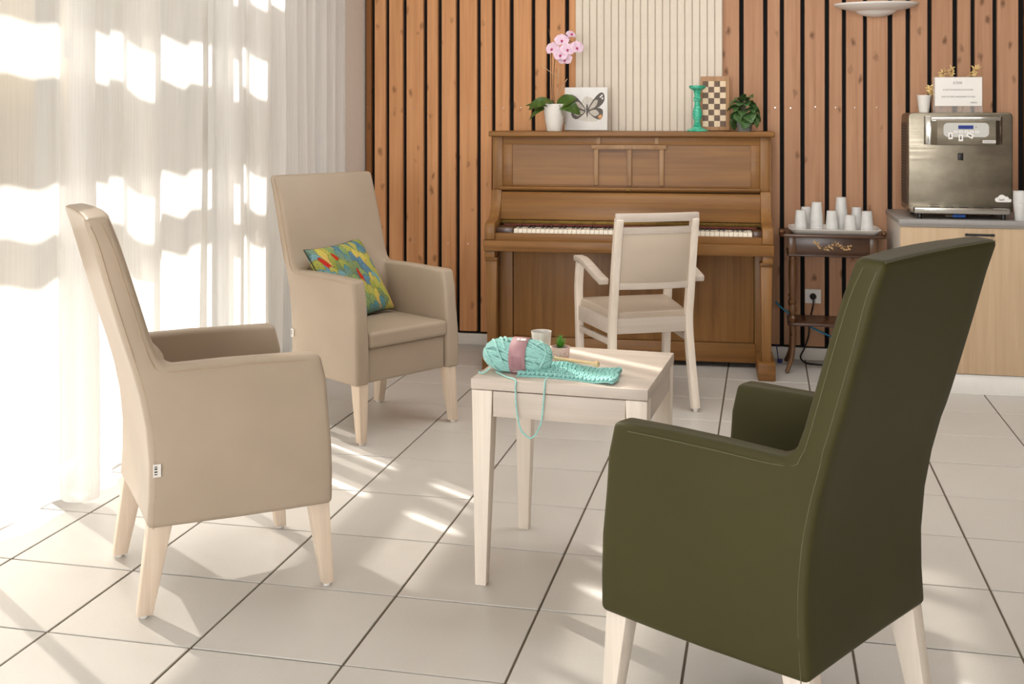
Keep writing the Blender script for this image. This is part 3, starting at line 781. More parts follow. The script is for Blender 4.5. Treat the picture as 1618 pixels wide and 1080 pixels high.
# music desk: thin bars
for x in (-.185, .003, .183): rail(x-.0125, x+.0125, 1.012, 1.222, .262, .2785, 'piano_desk', 'desk_bar')
rail(-.212, .212, 1.214, 1.240, .258, .272, 'piano_desk', 'desk_bar')
for x in (-.172, .155): rail(x-.013, x+.013, 1.243, 1.284, .262, .272, 'piano_desk', 'desk_tab')
for x in (-.2, 0, .2):
    b = new(); lathe(b, [(.006, 0), (.006, .003)], 10); o = obj('screw', b, 'piano_desk', PN); o.location = (x, .258, 1.228); o.rotation_euler = (R(90), 0, 0)
bm = new(); prism(bm, [(.228,.985),(.224,.992),(.228,1.002),(.30,1.002),(.30,.978),(.24,.978)], -.735, .722, 'x'); obj('moulding', bm, 'piano', PN, bevel=.003)
bm = new(); box(bm, -.012, .012, .219, .226, .986, .996); obj('lock_plate', bm, 'brass', PN)
# fallboard
bm = new(); prism(bm, [(.196,.818),(.205,.90),(.222,.955),(.236,.972),(.26,.972),(.25,.90),(.225,.818)], -.722, .722, 'x'); obj('fallboard', bm, 'piano', PN, bevel=.003, ang=50)
bm = new(); box(bm, -.722, .722, .180, .25, .794, .816); obj('name_rail', bm, 'brass', PN, bevel=.002)
bm = new(); box(bm, -.70, .70, .176, .19, .785, .795); obj('felt_strip', bm, 'felt', PN)
# key bed and slips
bm = new(); box(bm, -W2, W2, 0, .30, .658, .718); obj('key_bed', bm, 'piano', PN, bevel=.004)
bm = new(); box(bm, -.722, .722, .018, .06, .716, .757); obj('key_slip', bm, 'piano', PN, bevel=.004)
bm = new(); box(bm, -.722, .722, .06, .26, .716, .745); obj('key_frame', bm, 'piano', PN, smooth=0)
KX0, KX1 = -.622, .672
for xa, xb in ((-.722, KX0-.002), (KX1+.002, .722)):
    bm = new(); box(bm, xa, xb, .05, .19, .74, .788); obj('key_block', bm, 'darkwood', PN, bevel=.004)
kw = (KX1-KX0)/52
b = new(); box(b, -kw/2+.0007, kw/2-.0007, .050, .195, .745, .779); wk = obj('white_key', b, 'ivory', PN, bevel=.0012, seg=1); wk.location.x = KX0+kw/2
for k in range(1, 52): share('white_key', wk, PN, (KX0+kw*(k+.5), 0, random.uniform(-.0008, .0004)))
b = new(); hexa(b, [(-.006,.105,.776),(.006,.105,.776),(.006,.195,.776),(-.006,.195,.776),(-.0045,.112,.790),(.0045,.112,.790),(.0045,.195,.790),(-.0045,.195,.790)]); bk = obj('black_key', b, 'ebony', PN, bevel=.001, seg=1)
first = True
for k in range(51):
    if (k % 7) in (1, 4): continue
    x = KX0+kw*(k+1)
    if first: bk.location.x = x; first = False
    else: share('black_key', bk, PN, (x, 0, 0))
# lower front
bm = new(); box(bm, -.665, .690, .300, .33, .14, .655); obj('lower_panel', bm, 'piano_v', PN, bevel=.003)
bm = new(); box(bm, -.752, -.669, .296, .33, .05, .655); obj('lower_stile', bm, 'piano_v', PN, bevel=.003)
bm = new(); box(bm, .694, .752, .30, .33, .05, .655); obj('lower_stile', bm, 'piano_v', PN, bevel=.003)
bm = new(); box(bm, -.70, .70, .292, .34, .03, .138); obj('bottom_rail', bm, 'piano', PN, bevel=.003)
bm = new(); box(bm, .692, .6945, .297, .302, .20, .60); obj('hinge_strip', bm, 'brass', PN, smooth=0)
for x in (-.09, 0, .09):
    bm = new(); bar(bm, crom([(x, .30, .075), (x, .22, .072), (x, .14, .05)], 4), .026, .008); obj('pedal', bm, 'brass', PN, bevel=.002)

PM = Matrix.Translation((-.735, 6.085, 0)) @ Matrix.Rotation(R(3), 4, 'Z'); PT = 1.316
def on_piano(x, y): v = PM @ Vector((x, y, PT)); return (v.x, v.y, v.z)
# ---- orchid
OX = on_piano(-.72+.305, .285)
def px_on(px, depth_local):      # helper for the row of things on the lid, from measured lid positions
    return on_piano(px, depth_local)
orc = thing('potted_orchid', 'pink orchid in a tapered white pot on the piano lid', 'plant', px_on(-.428, .30))
bm = new(); lathe(bm, [(.042, 0), (.045, .003), (.066, .150), (.067, .156), (.063, .156), (.060, .135), (.001, .135)], 36, cap=False); obj('pot', bm, 'ceramic', orc, smooth=40)
bm = new(); lathe(bm, [(.001, .139), (.061, .136)], 20, cap=False); obj('bark', bm, 'soil', orc)
def leaf_bm(L, W, droop, fold=.25, n=10, tw=0, thick=.003):
    """leaf along +x starting at the origin, drooping"""
    bm = new(); T = []; Bq = []
    for i in range(n+1):
        s = i/n; w_ = W*math.sin(math.pi*min(1, .06+.94*s)**.85)**.75 if s < 1 else 0.0005
        w_ = max(w_, .0006)
        ang = droop[0]+(droop[1]-droop[0])*s
        if i == 0: x, z = 0, 0
        else: x += L/n*math.cos(ang); z += L/n*math.sin(ang)
        T.append([bm.verts.new((x+q*0, w_*q, z+fold*w_*abs(q))) for q in (-1, -.5, 0, .5, 1)])
        Bq.append([bm.verts.new((x, w_*q*.96, z+fold*w_*abs(q)-thick)) for q in (-1, -.5, 0, .5, 1)])
    for A, sgn in ((T, 1), (Bq, -1)):
        for i in range(n):
            for k in range(4):
                f = (A[i][k], A[i+1][k], A[i+1][k+1], A[i][k+1]); bm.faces.new(f if sgn > 0 else f[::-1])
    for i in range(n):
        for k in (0, 4): bm.faces.new((T[i][k], Bq[i][k], Bq[i+1][k], T[i+1][k]))
    for i in (0, n):
        for k in range(4): bm.faces.new((T[i][k], T[i][k+1], Bq[i][k+1], Bq[i][k]))
    return bm
for L, W, dr, az in ((.16, .042, (.6, -.9), 178), (.17, .036, (.9, -1.3), 205), (.13, .042, (.85, .2), 12), (.175, .044, (.45, -1.5), -20), (.175, .018, (-.1, -1.45), 215), (.10, .03, (.5, -.4), 130), (.10, .028, (.6, -.3), 250), (.17, .014, (.3, -.25), 168)):
    o = obj('leaf', leaf_bm(L, W, dr), 'orchid_leaf', orc, smooth=60); o.location = (.012*math.cos(R(az)), .012*math.sin(R(az)), .148); o.rotation_euler = (.95*math.cos(R(az)), 0, R(az))
def stemo(pts, r, mat='stem'):
    b = new(); tube(b, crom(pts, 6), r, 6); return obj('stem', b, mat, orc)
stemo([(.0, 0, .14), (-.004, .0, .28), (.0, .01, .40), (.015, 0, .485), (.07, -.01, .525), (.125, -.01, .49)], .0028)
stemo([(-.01, .01, .14), (-.016, .01, .30), (-.018, .01, .42), (-.008, .0, .49)], .0024)
stemo([(.012, -.01, .14), (.022, -.01, .25), (.026, -.01, .37)], .0026, 'stem_pale')
stemo([(-.02, .01, .14), (-.022, .02, .45), (-.034, .02, .585)], .0018)
stemo([(.026, -.005, .31), (-.03, -.01, .345), (-.075, -.01, .38)], .0022, 'stem_pale')
stemo([(.02, .0, .20), (.05, .0, .26), (.075, .0, .30)], .0022, 'stem_pale')
stemo([(.04, -.055, .15), (.06, -.07, .09), (.075, -.075, .045)], .002, 'root')
pet = leaf_bm(.036, .022, (.25, -.25), .15, 7, thick=.0015); pet_o = None; sep_o = None; lip_o = None
FL = [(-.022, -.03, .465, -20, -10), (.022, -.035, .505, 10, -15), (.018, -.045, .435, -5, 5), (.088, -.02, .47, 30, -5), (.048, -.04, .46, 20, -8), (.035, -.03, .415, 5, 25), (.062, -.02, .535, 40, -35)]
for k, (x, y, z, yaw, pitch) in enumerate(FL):
    e = bpy.data.objects.new('flower', None); C.objects.link(e); e.parent = orc; e.location = (x*1.25+.022, y, (z-.47)*1.15+.475); e.empty_display_size = .02
    e.rotation_euler = Euler((R(pitch), 0, R(yaw)), 'XYZ'); s = 1.18 if k < 6 else .85
    for q, (ang, sw, sl) in enumerate(((90, .75, 1), (215, .72, 1), (325, .72, 1), (12, 1.15, 1.08), (168, 1.15, 1.08))):
        if pet_o is None: pet_o = o = obj('petal', pet, 'petal', e, smooth=60)
        else: o = share('petal', pet_o, e)
        o.rotation_euler = (Matrix.Rotation(R(-ang), 3, 'Y') @ Matrix.Rotation(R(90), 3, 'X')).to_euler(); o.scale = (s*sl, s*sw, s)
    if lip_o is None:
        b = new(); ball(b, (0, -.008, -.004), (.007, .008, .006), 10, 6); ball(b, (0, -.013, -.010), (.004, .005, .005), 8, 6); lip_o = o = obj('lip', b, 'lip', e)
    else: o = share('lip', lip_o, e)
# ---- butterfly canvas leaning behind the pot
cv = thing('canvas_picture', 'square white canvas with a grey butterfly leaning behind the orchid', 'picture', px_on(-.257, .405), R(3))
LEAN = R(-6)
def lean(bm_, t_=LEAN):
    mm = Matrix.Rotation(t_, 4, 'X')
    for v in bm_.verts: v.co = mm @ v.co
    return bm_
CS = .125
bm = new(); box(bm, -CS, CS, -.018, 0, .003, .253); obj('stretched_canvas', lean(bm), 'canvas', cv, bevel=.003)
def flat(poly, mat, off, name='print_shape'):
    bm = new(); A = [bm.verts.new((x, -.018-off, z)) for x, z in poly]; B = [bm.verts.new((x, -.0178, z)) for x, z in poly]
    bm.faces.new(A)
    for i in range(len(A)): j = (i+1) % len(A); bm.faces.new((A[i], B[i], B[j], A[j]))
    return obj(name, lean(bm), mat, cv, smooth=0)
def wing(pts, n=5): return [(p.x, p.y) for p in crom([(a, b, 0) for a, b in pts], n, True)]
flat(wing([(-.06,.075),(.0,.055),(.07,.06),(.09,.11),(.06,.17),(.0,.2),(-.03,.16),(-.05,.12)]), 'bf_wash', .0004)
flat(wing([(.0,.12),(-.045,.185),(-.085,.21),(-.105,.20),(-.098,.17),(-.06,.135)]), 'bf_dark', .0008, 'forewing')
flat(wing([(.012,.122),(.05,.19),(.085,.222),(.105,.21),(.104,.17),(.07,.135)]), 'bf_dark', .0008, 'forewing')
flat(wing([(-.002,.115),(-.06,.13),(-.085,.105),(-.075,.075),(-.045,.07)]), 'bf_dark', .0007, 'hindwing')
flat(wing([(.012,.115),(.055,.132),(.094,.125),(.098,.09),(.085,.066),(.05,.075)]), 'bf_dark', .0007, 'hindwing')
flat(wing([(-.005,.122),(-.04,.165),(-.06,.165),(-.05,.14)]), 'bf_light', .0011)
flat(wing([(.018,.125),(.05,.175),(.068,.175),(.055,.14)]), 'bf_light', .0011)
for a in ((-.088,.198),(-.075,.19),(-.093,.183),(.092,.205),(.095,.188),(.084,.197)): flat(wing([(a[0]-.004,a[1]-.006),(a[0]+.004,a[1]-.003),(a[0]+.004,a[1]+.006),(a[0]-.003,a[1]+.004)], 3), 'canvas', .0012)
flat(wing([(-.01,.11),(-.05,.12),(-.068,.1),(-.045,.085)]), 'bf_light', .0010); flat(wing([(.02,.11),(.055,.122),(.076,.1),(.05,.085)]), 'bf_light', .0010)
flat(wing([(.07,.082),(.09,.095),(.092,.075),(.082,.068)]), 'bf_orange', .0013)
flat(wing([(.003,.15),(.011,.15),(.013,.11),(.008,.075),(.002,.11)]), 'bf_dark', .0014, 'butterfly_body')
# ---- candlestick
cs = thing('candlestick', 'turned teal wooden candlestick in front of the chessboard', 'candlestick', px_on(.380, .33))
bm = new(); lathe(bm, [(.058, 0), (.060, .004), (.056, .009), (.044, .014), (.032, .020), (.024, .026), (.019, .030), (.024, .034), (.018, .039), (.023, .044), (.015, .051), (.017, .058), (.024, .072), (.028, .092), (.026, .112), (.019, .138), (.015, .158), (.016, .170), (.024, .174), (.024, .179), (.018, .182), (.021, .187), (.021, .191), (.017, .195), (.018, .212), (.022, .220), (.019, .224), (.024, .232), (.040, .240), (.046, .246), (.047, .256), (.044, .258), (.040, .252)], 32); obj('turned_column', bm, 'teal', cs, smooth=30)
bm = new(); lathe(bm, [(.004, .250), (.004, .262), (.0005, .268)], 8); obj('spike', bm, 'chrome', cs)
# ---- chessboard leaning on the wall
cb = thing('chessboard', 'folded wooden chessboard standing upright behind the teal candlestick', 'chessboard', px_on(.472, .43), R(3))
bm = new(); box(bm, -.075, .088, -.03, 0, .002, .312); obj('board_case', lean(bm, R(-4)), 'chesswood', cb, bevel=.004)
sq = .0325
for i in range(4):
    for j in range(8):
        b = new(); x0 = -.063+i*sq; z0 = .024+j*sq; box(b, x0+.0002, x0+sq-.0002, -.0308, -.0295, z0+.0002, z0+sq-.0002)
        obj('square', lean(b, R(-4)), 'chessdark' if (i+j) % 2 == 1 else 'chesslight', cb, smooth=0)
# ---- peperomia
pp = thing('potted_peperomia', 'bushy dark green striped plant in a small grey pot on the piano', 'plant', px_on(.640, .33))
bm = new(); lathe(bm, [(.036, 0), (.037, .002), (.046, .072), (.043, .072), (.041, .06), (.001, .06)], 28, cap=False); obj('pot', bm, 'greypot', pp, smooth=40)
bm = new(); lathe(bm, [(.001, .064), (.042, .062)], 20, cap=False); obj('soil', bm, 'soil', pp)
pl = None; rnd = random.Random(11)
for k in range(34):
    az = k*2.399; tier = k/33; rad = .085*(1-tier)**.6*rnd.uniform(.75, 1.1); zz = .075+.105*tier+rnd.uniform(-.012, .012)
    if k in (3, 11): rad += .035
    base = Vector((rad*.55*math.cos(az), rad*.55*math.sin(az), zz))
    b = new(); tube(b, crom([(.006*math.cos(az), .006*math.sin(az), .06), (rad*.3*math.cos(az), rad*.3*math.sin(az), zz*.75+.02), tuple(base)], 3), .0015, 5); obj('stem', b, 'root', pp)
    if pl is None: pl = o = obj('leaf', leaf_bm(.068, .036, (.15, -.9), .3, 8, thick=.0015), 'pep_leaf', pp, smooth=60)
    else: o = share('leaf', pl, pp)
    o.location = base; o.rotation_euler = (rnd.uniform(-.3, .3), R(38-60*tier)+rnd.uniform(-.25, .25), az); sc = rnd.uniform(.8, 1.2); o.scale = (sc, sc, sc)

# ================================================================== PIANO CHAIR  (x right, y forward)
pc = thing('dining_chair', 'whitewashed wooden open-arm chair with taupe seat drawn up to the piano', 'chair', (-.615, 5.555, 0), .455)
for s in (-1, 1):
    bm = new(); bar(bm, crom([(s*.205, -.245, .014), (s*.197, -.205, .25), (s*.191, -.19, .42), (s*.190, -.21, .56), (s*.189, -.245, .77), (s*.187, -.278, .925)], 4), .036, .042, (0, 1, 0)); lg = obj('rear_leg', bm, 'whitewood', pc, bevel=.004, ang=50)
    b = new(); lathe(b, [(.011, 0), (.012, .003), (.012, .016)], 10, (s*.205, -.247, 0)); obj('glide', b, 'white_plastic', lg)
    bm = new(); bar(bm, crom([(s*.225, .205, .014), (s*.232, .205, .25), (s*.236, .205, .42), (s*.240, .198, .55), (s*.240, .172, .672)], 4), .036, .040, (0, 1, 0)); lg = obj('front_leg', bm, 'whitewood', pc, bevel=.004, ang=50)
    b = new(); lathe(b, [(.011, 0), (.012, .003), (.012, .016)], 10, (s*.225, .205, 0)); obj('glide', b, 'white_plastic', lg)
    bm = new(); bar(bm, crom([(s*.240, -.215, .625), (s*.246, -.12, .648), (s*.248, 0, .676), (s*.246, .1, .690), (s*.242, .205, .688)], 5), .048, .030); obj('armrest', bm, 'whitewood_x', pc, bevel=.006, ang=50)
    bm = new(); bar(bm, [(s*.196, -.19, .410), (s*.234, .20, .415)], .024, .072); obj('seat_rail', bm, 'whitewood_x', pc, bevel=.003)
    bm = new(); bar(bm, [(s*.196, -.19, .335), (s*.234, .20, .335)], .018, .030); obj('stretcher', bm, 'whitewood_x', pc, bevel=.003)
def curved_rail(z0, z1, y, name, mat, dep=.026, w_=.178, bow=-.022, bev=.004):
    b = new(); P_s = [(-w_+2*w_*k/8, y+bow*(1-(2*k/8-1)**2), (z0+z1)/2) for k in range(9)]
    bar(b, P_s, dep, z1-z0); return obj(name, b, mat, pc, bevel=bev, ang=40)
curved_rail(.910, .950, -.274, 'top_rail', 'whitewood_x', .030, .205)
curved_rail(.852, .886, -.263, 'back_rail', 'whitewood_x', .024)
curved_rail(.588, .620, -.220, 'back_rail', 'whitewood_x', .024)
bm = new()
rows = [[], []]
for k in range(9):
    x = -.172+.344*k/8; bow = -.022*(1-(2*k/8-1)**2)
    for q in range(7):
        z = .620+.234*q/6; y = -.220+(-.262+.220)*q/6+bow; pf = ((1-(2*k/8-1)**4)*(1-(2*q/6-1)**4))**.5
        rows[0].append(bm.verts.new((x, y-.010-.012*pf, z))); rows[1].append(bm.verts.new((x, y+.012+.016*pf, z)))
for side, A in enumerate(rows):
    for k in range(8):
        for q in range(6):
            f = (A[k*7+q], A[(k+1)*7+q], A[(k+1)*7+q+1], A[k*7+q+1]); bm.faces.new(f if side == 0 else f[::-1])
for k in range(8):
    for q in (0, 6): bm.faces.new((rows[0][k*7+q], rows[0][(k+1)*7+q], rows[1][(k+1)*7+q], rows[1][k*7+q]))
for q in range(6):
    for k in (0, 8): bm.faces.new((rows[0][k*7+q], rows[0][k*7+q+1], rows[1][k*7+q+1], rows[1][k*7+q]))
obj('back_pad', bm, 'taupe', pc, smooth=60)
bm = new(); bar(bm, [(-.19, -.19, .410), (.19, -.19, .410)], .024, .072); obj('seat_rail', bm, 'whitewood_x', pc, bevel=.003)
bm = new(); bar(bm, [(-.232, .205, .415), (.232, .205, .415)], .024, .072); obj('seat_rail', bm, 'whitewood_x', pc, bevel=.003)
bm = new(); hexa(bm, [(-.186,-.185,.436),(.186,-.185,.436),(.238,.225,.444),(-.238,.225,.444),(-.184,-.183,.474),(.184,-.183,.474),(.236,.222,.486),(-.236,.222,.486)])
bmesh.ops.subdivide_edges(bm, edges=bm.edges[:], cuts=4, use_grid_fill=True)
for v in bm.verts:
    if v.co.z > .455 : v.co.z += .014*max(0, (1-(v.co.x/.23)**2))*max(0, (1-((v.co.y-.02)/.205)**2))
obj('seat_pad', bm, 'taupe', pc, bevel=.010, seg=3, smooth=70, ang=40)

# ================================================================== CONSOLE STAND WITH CUPS
cn = thing('console_table', 'small dark antique console with gilt flower inlay beside the piano', 'table', (.355, 6.50, 0))
def slab(z0, z1, x, y0, y1, rnd_, mat, name):
    b = new(); pts = []
    for cx, cy, a0 in ((x-rnd_, y0+rnd_, -90), (x-rnd_, y1-rnd_, 0), (-x+rnd_, y1-rnd_, 90), (-x+rnd_, y0+rnd_, 180)):
        for k in range(5): a = R(a0+90*k/4); pts.append((cx+rnd_*math.cos(a), cy+rnd_*math.sin(a)))
    prism(b, pts, z0, z1, 'z'); return obj(name, b, mat, cn, bevel=.003, ang=60)
slab(.745, .762, .280, -.185, .17, .03, 'darkwood', 'tabletop')
slab(.640, .650, .238, -.165, .15, .01, 'darkwood', 'apron_moulding')
bm = new(); box(bm, -.222, .222, -.150, .14, .648, .747); ap = obj('apron', bm, 'darkwood', cn, bevel=.003)
for s in (-1, 1):
    bm = new(); box(bm, s*.212-.019, s*.212+.019, -.158, -.118, .648, .747); obj('corner_block', bm, 'darkwood_v', cn, bevel=.003)
rnd = random.Random(5); lfm = None
for k in range(30):                               # inlay sprays
    s = -1+2*k/29; x = s*.092; z = .700+.012*math.sin(5*s+1)-.010*(1-s*s)
    b = new(); ang = rnd.uniform(-.9, .9)+(0 if k % 2 else math.pi*.5); l_ = rnd.uniform(.014, .026)
    pts = [(0, 0), (l_*.4, .006), (l_, 0), (l_*.4, -.006)]
    prism(b, [(x+p[0]*math.cos(ang)-p[1]*math.sin(ang), z+p[0]*math.sin(ang)+p[1]*math.cos(ang)) for p in pts], -.1518, -.1495, 'y'); obj('inlay_leaf', b, 'gold', ap, smooth=0)
slab(.258, .275, .235, -.155, .12, .03, 'darkwood', 'lower_shelf')
legp = [(.014,.276),(.016,.29),(.020,.30),(.012,.312),(.018,.33),(.022,.345),(.018,.362),(.012,.372),(.020,.384),(.020,.392),(.013,.40),(.016,.43),(.0185,.50),(.017,.57),(.013,.612),(.018,.622),(.018,.630),(.014,.641)]
for sx in (-1, 1):
    for sy in (-1, 1):
        bm = new(); lathe(bm, legp, 16, (sx*.208, -.135 if sy < 0 else .10, 0)); lg = obj('leg', bm, 'darkwood_v', cn, smooth=40)
        y = -.135 if sy < 0 else .10
        b = new(); tube(b, crom([(sx*.208, y, .262), (sx*.206, y, .20), (sx*.208, y+.008*sy, .13), (sx*.216, y+.016*sy, .07), (sx*.240, y+.03*sy, .008)], 5), [.016-.0004*k*.6 for k in range(21)], 10); obj('foot', b, 'darkwood_v', lg, smooth=60)
    b = new(); ball(b, (sx*.267, -.158, .772), (.016, .016, .014)); obj('finial', b, 'darkwood_v', cn)
# tray
tr = thing('serving_tray', 'white plastic serving tray holding upturned cups on the console', 'tray', (.369, 6.47, .762))
bm = new()
def rrect(x, y, r_, z, n_=5):
    pts = []
    for cx, cy, a0 in ((x-r_, -y+r_, -90), (x-r_, y-r_, 0), (-x+r_, y-r_, 90), (-x+r_, -y+r_, 180)):
        for k in range(n_): a = R(a0+90*k/(n_-1)); pts.append(bm.verts.new((cx+r_*math.cos(a), cy+r_*math.sin(a), z)))
    return pts
rg = [rrect(.218, .135, .03, 0), rrect(.243, .160, .05, .026), rrect(.237, .154, .05, .028), rrect(.215, .132, .03, .005)]
bm.faces.new(rg[0][::-1])
for A, B in zip(rg, rg[1:]):
    for i in range(len(A)): j = (i+1) % len(A); bm.faces.new((A[i], A[j], B[j], B[i]))
bm.faces.new(rg[-1]); obj('tray_shell', bm, 'white_plastic', tr, smooth=50)
# upturned cups
cupme = None
ORD = ['topmost', 'second from top', 'third from top', 'fourth from top', 'fifth from top', 'sixth from top', 'seventh from top', 'eighth from top', 'ninth from top']
def cups(x, y, z, n_, dz, lab, up=False, h_=.095, group='clear plastic cups'):
    global cupme
    for k in range(n_):
        if cupme is None:
            b = new(); lathe(b, [(.001, .0949), (.0252, .0949), (.0262, .0935), (.0338, .004), (.0350, .003), (.0350, 0), (.0337, 0), (.0333, .004), (.0257, .0928), (.001, .0940)], 28, cap=False)
            o = obj('plastic_cup', b, 'frosted', smooth=40); cupme = o
        else: o = share('plastic_cup', cupme)
        o.location = (x, y, z+k*dz)
        if up: o.rotation_euler = (R(180), 0, 0); o.location.z = z+h_+k*dz
        tag(o, (ORD[n_-1-k]+' '+lab) if n_ > 1 else lab, 'cup', group)
TZ = .762+.006
for (x, y, n_, lab) in ((.190, 6.40, 3, 'frosted cup in the upturned stack nearest the piano on the tray'), (.222, 6.50, 4, 'frosted cup in the short upturned stack behind the one nearest the piano'), (.275, 6.40, 7, 'frosted cup in the tall upturned stack at the front of the tray'), (.355, 6.40, 3, 'frosted cup in the short upturned stack between the two tall stacks'), (.410, 6.49, 9, 'frosted cup in the tall upturned stack at the back of the tray'), (.452, 6.41, 1, 'single upturned frosted cup standing alone on the tray'), (.495, 6.53, 4, 'frosted cup in the upturned stack at the tray corner by the counter'), (.540, 6.41, 3, 'frosted cup in the front upturned stack nearest the counter')):
    cups(x, y, TZ, n_, .0115, lab)

# ================================================================== WALL LAMP
wl = thing('wall_lamp', 'white plaster bowl-shaped uplighter fixed to the slatted wall', 'lamp', (.613, 6.69, 1.962))
bm = new(); prof = [(.02, 0), (.06, .006), (.095, .018), (.115, .034), (.14, .036), (.20, .052), (.228, .068), (.232, .078), (.222, .079), (.18, .066), (.10, .045), (.02, .03)]
rings = []
for r_, z in prof:
    rings.append([bm.verts.new((r_*math.cos(math.pi+math.pi*k/28), min(0, .62*r_*math.sin(math.pi+math.pi*k/28)), z)) for k in range(29)])
for A, B in zip(rings, rings[1:]):
    for i in range(28): bm.faces.new((A[i], A[i+1], B[i+1], B[i]))
bm.faces.new(rings[0]); bm.faces.new(rings[-1][::-1])
obj('bowl', bm, 'ceramic', wl, smooth=30)
bm = new(); box(bm, -.05, .05, -.02, .0, .03, .062); obj('wall_bracket', bm, 'ceramic', wl, bevel=.004)

# ================================================================== COUNTER AND WATER MACHINE
ct = thing('base_cabinet', 'oak-front base cabinet with white plinth under the steel dispenser', 'cabinet', (1.27, 6.06, 0))
bm = new(); box(bm, -.600, .60, .012, .62, .10, .852); obj('carcass', bm, 'counter_side', ct, bevel=.002)
bm = new(); box(bm, -.598, .002, -.008, .012, .104, .838); dr = obj('door', bm, 'oak', ct, bevel=.002)
b = new(); box(b, -.29, -.15, -.030, -.024, .800, .812); box(b, -.285, -.275, -.026, -.006, .80, .812); box(b, -.165, -.155, -.026, -.006, .80, .812); obj('handle', b, 'black_plastic', dr)
bm = new(); box(bm, .006, .60, -.008, .012, .104, .838); obj('door', bm, 'oak', ct, bevel=.002)
bm = new(); box(bm, -.598, .60, .0, .02, 0, .10); obj('plinth', bm, 'baseboard', ct, bevel=.002)
wt = thing('worktop', 'grey laminate worktop carrying the steel water dispenser', 'worktop', (1.27, 6.06, .852))
bm = new(); box(bm, -.606, .62, -.02, .628, 0, .026); obj('slab', bm, 'worktop', wt, bevel=.002)
CT = .878
mc = thing('water_dispenser', 'stainless steel countertop water dispenser with blue display', 'dispenser', (.972, 6.13, CT))
H0, H1 = .036, .542
bm = new(); prism(bm, [(-.252+.0, H0), (.252, H0), (.252, H1-.02), (.246, H1-.006), (.232, H1), (-.232, H1), (-.246, H1-.006), (-.252, H1-.02)], 0, .30, 'y'); obj('housing', bm, 'steel', mc, bevel=.006, seg=3, ang=60)
bm = new()
for k in range(4):
    pass
box(bm, -.2535, -.251, .06, .285, H0+.03, H1-.05); gr = obj('side_grille', bm, 'black_plastic', mc, smooth=0)
sl = None
for k in range(26):
    if sl is None:
        b = new(); box(b, -.2545, -.2530, .07, .28, -.002, .002); sl = o = obj('slot_rib', b, 'darkgrey', gr, smooth=0)
    else: o = share('slot_rib', sl, gr)
    o.location.z = H0+.05+k*.0155
# hood
HX0, HX1 = -.148, .190; HZ0, HZ1 = .378, .524
bm = new(); prism(bm, [(HX0, .0), (HX0+.006, -.035), (HX0+.03, -.055), (HX1-.03, -.055), (HX1-.006, -.035), (HX1, .0)], HZ0, HZ1-.02, 'z'); obj('hood', bm, 'steel', mc, bevel=.003, ang=60)
bm = new(); prism(bm, [(0, HZ1-.024), (-.052, HZ1-.024), (-.045, HZ1-.006), (-.02, HZ1), (0, HZ1)], HX0+.004, HX1-.004, 'x'); obj('hood_top', bm, 'chrome', mc, bevel=.003, ang=60)
bm = new(); prism(bm, [(HX0-.028, 0), (HX0-.020, -.012), (HX0+.004, -.018), (HX0+.004, 0)], HZ0, HZ1, 'z'); obj('hood_edge', bm, 'chrome', mc, bevel=.002)
bm = new(); prism(bm, [(HX1-.004, 0), (HX1-.004, -.014), (HX1+.010, -.008), (HX1+.012, 0)], HZ0, HZ1, 'z'); obj('hood_edge', bm, 'chrome', mc, bevel=.002)
def plate(x0, x1, z0, z1, y, mat, name, parent=mc, r_=0, d_=.0015, rot=0):
    b = new()
    if r_:
        pts = []
        for cx, cz, a0 in ((x1-r_, z0+r_, -90), (x1-r_, z1-r_, 0), (x0+r_, z1-r_, 90), (x0+r_, z0+r_, 180)):
            for k in range(6): a = R(a0+90*k/5); pts.append((cx+r_*math.cos(a), cz+r_*math.sin(a)))
        prism(b, pts, y-d_, y, 'y')
    else: box(b, x0, x1, y-d_, y, z0, z1)
    if rot:
        c = Vector(((x0+x1)/2, 0, (z0+z1)/2)); mm = Matrix.Translation(c) @ Matrix.Rotation(rot, 4, 'Y') @ Matrix.Translation(-c)
        for v in b.verts: v.co = mm @ v.co
    return obj(name, b, mat, parent, smooth=0)
PY = -.0552
cpn = plate(-.088, .128, .418, .490, PY, 'panel_grey', 'control_panel', r_=.022, d_=.002)
plate(-.018, .054, .459, .477, PY-.002, 'lcd', 'display', cpn)
plate(.064, .069, .466, .471, PY-.002, 'brass', 'status_led', cpn, .002)
for k in range(5):
    xc = -.030+.0255*k; o = plate(xc-.0095, xc+.0095, .438, .451, PY-.002, 'ceramic', 'button', cpn, .0062); plate(xc-.004, xc+.004, .4435, .4455, PY-.0036, 'lcd', 'button_symbol', o, 0, .0003)
def arrow(x, z, rot):
    s = plate(x-.0105, x+.0105, z-.017, z+.017, PY-.0028, 'paper', 'arrow_sticker', mc, 0, .0006, rot)
    b = new(); prism(b, [(x+px_, z+pz_) for px_, pz_ in ((-.0025,.010),(.0025,.010),(.0025,-.001),(.006,-.001),(0,-.010),(-.006,-.001),(-.0025,-.001))], PY-.0040, PY-.0034, 'y')
    c = Vector((x, 0, z)); mm = Matrix.Translation(c) @ Matrix.Rotation(rot, 4, 'Y') @ Matrix.Translation(-c)
    for v in b.verts: v.co = mm @ v.co
    obj('arrow', b, 'darkgrey', s, smooth=0)
arrow(-.055, .424, 0); arrow(-.006, .414, 0); arrow(.038, .426, R(-62))
s = plate(.098, .160, .388, .402, PY, 'paper', 'name_sticker', d_=.0008)
for k in range(11): plate(.101+.0052*k, .1045+.0052*k, .392, .3965, PY-.0008, 'darkgrey', 'print', s, 0, .0003)
bm = new(); box(bm, -.012, .008, -.03, .002, .300, .335); box(bm, .008, .012, -.022, .002, .298, .337); obj('nozzle', bm, 'black_plastic', mc, bevel=.002)
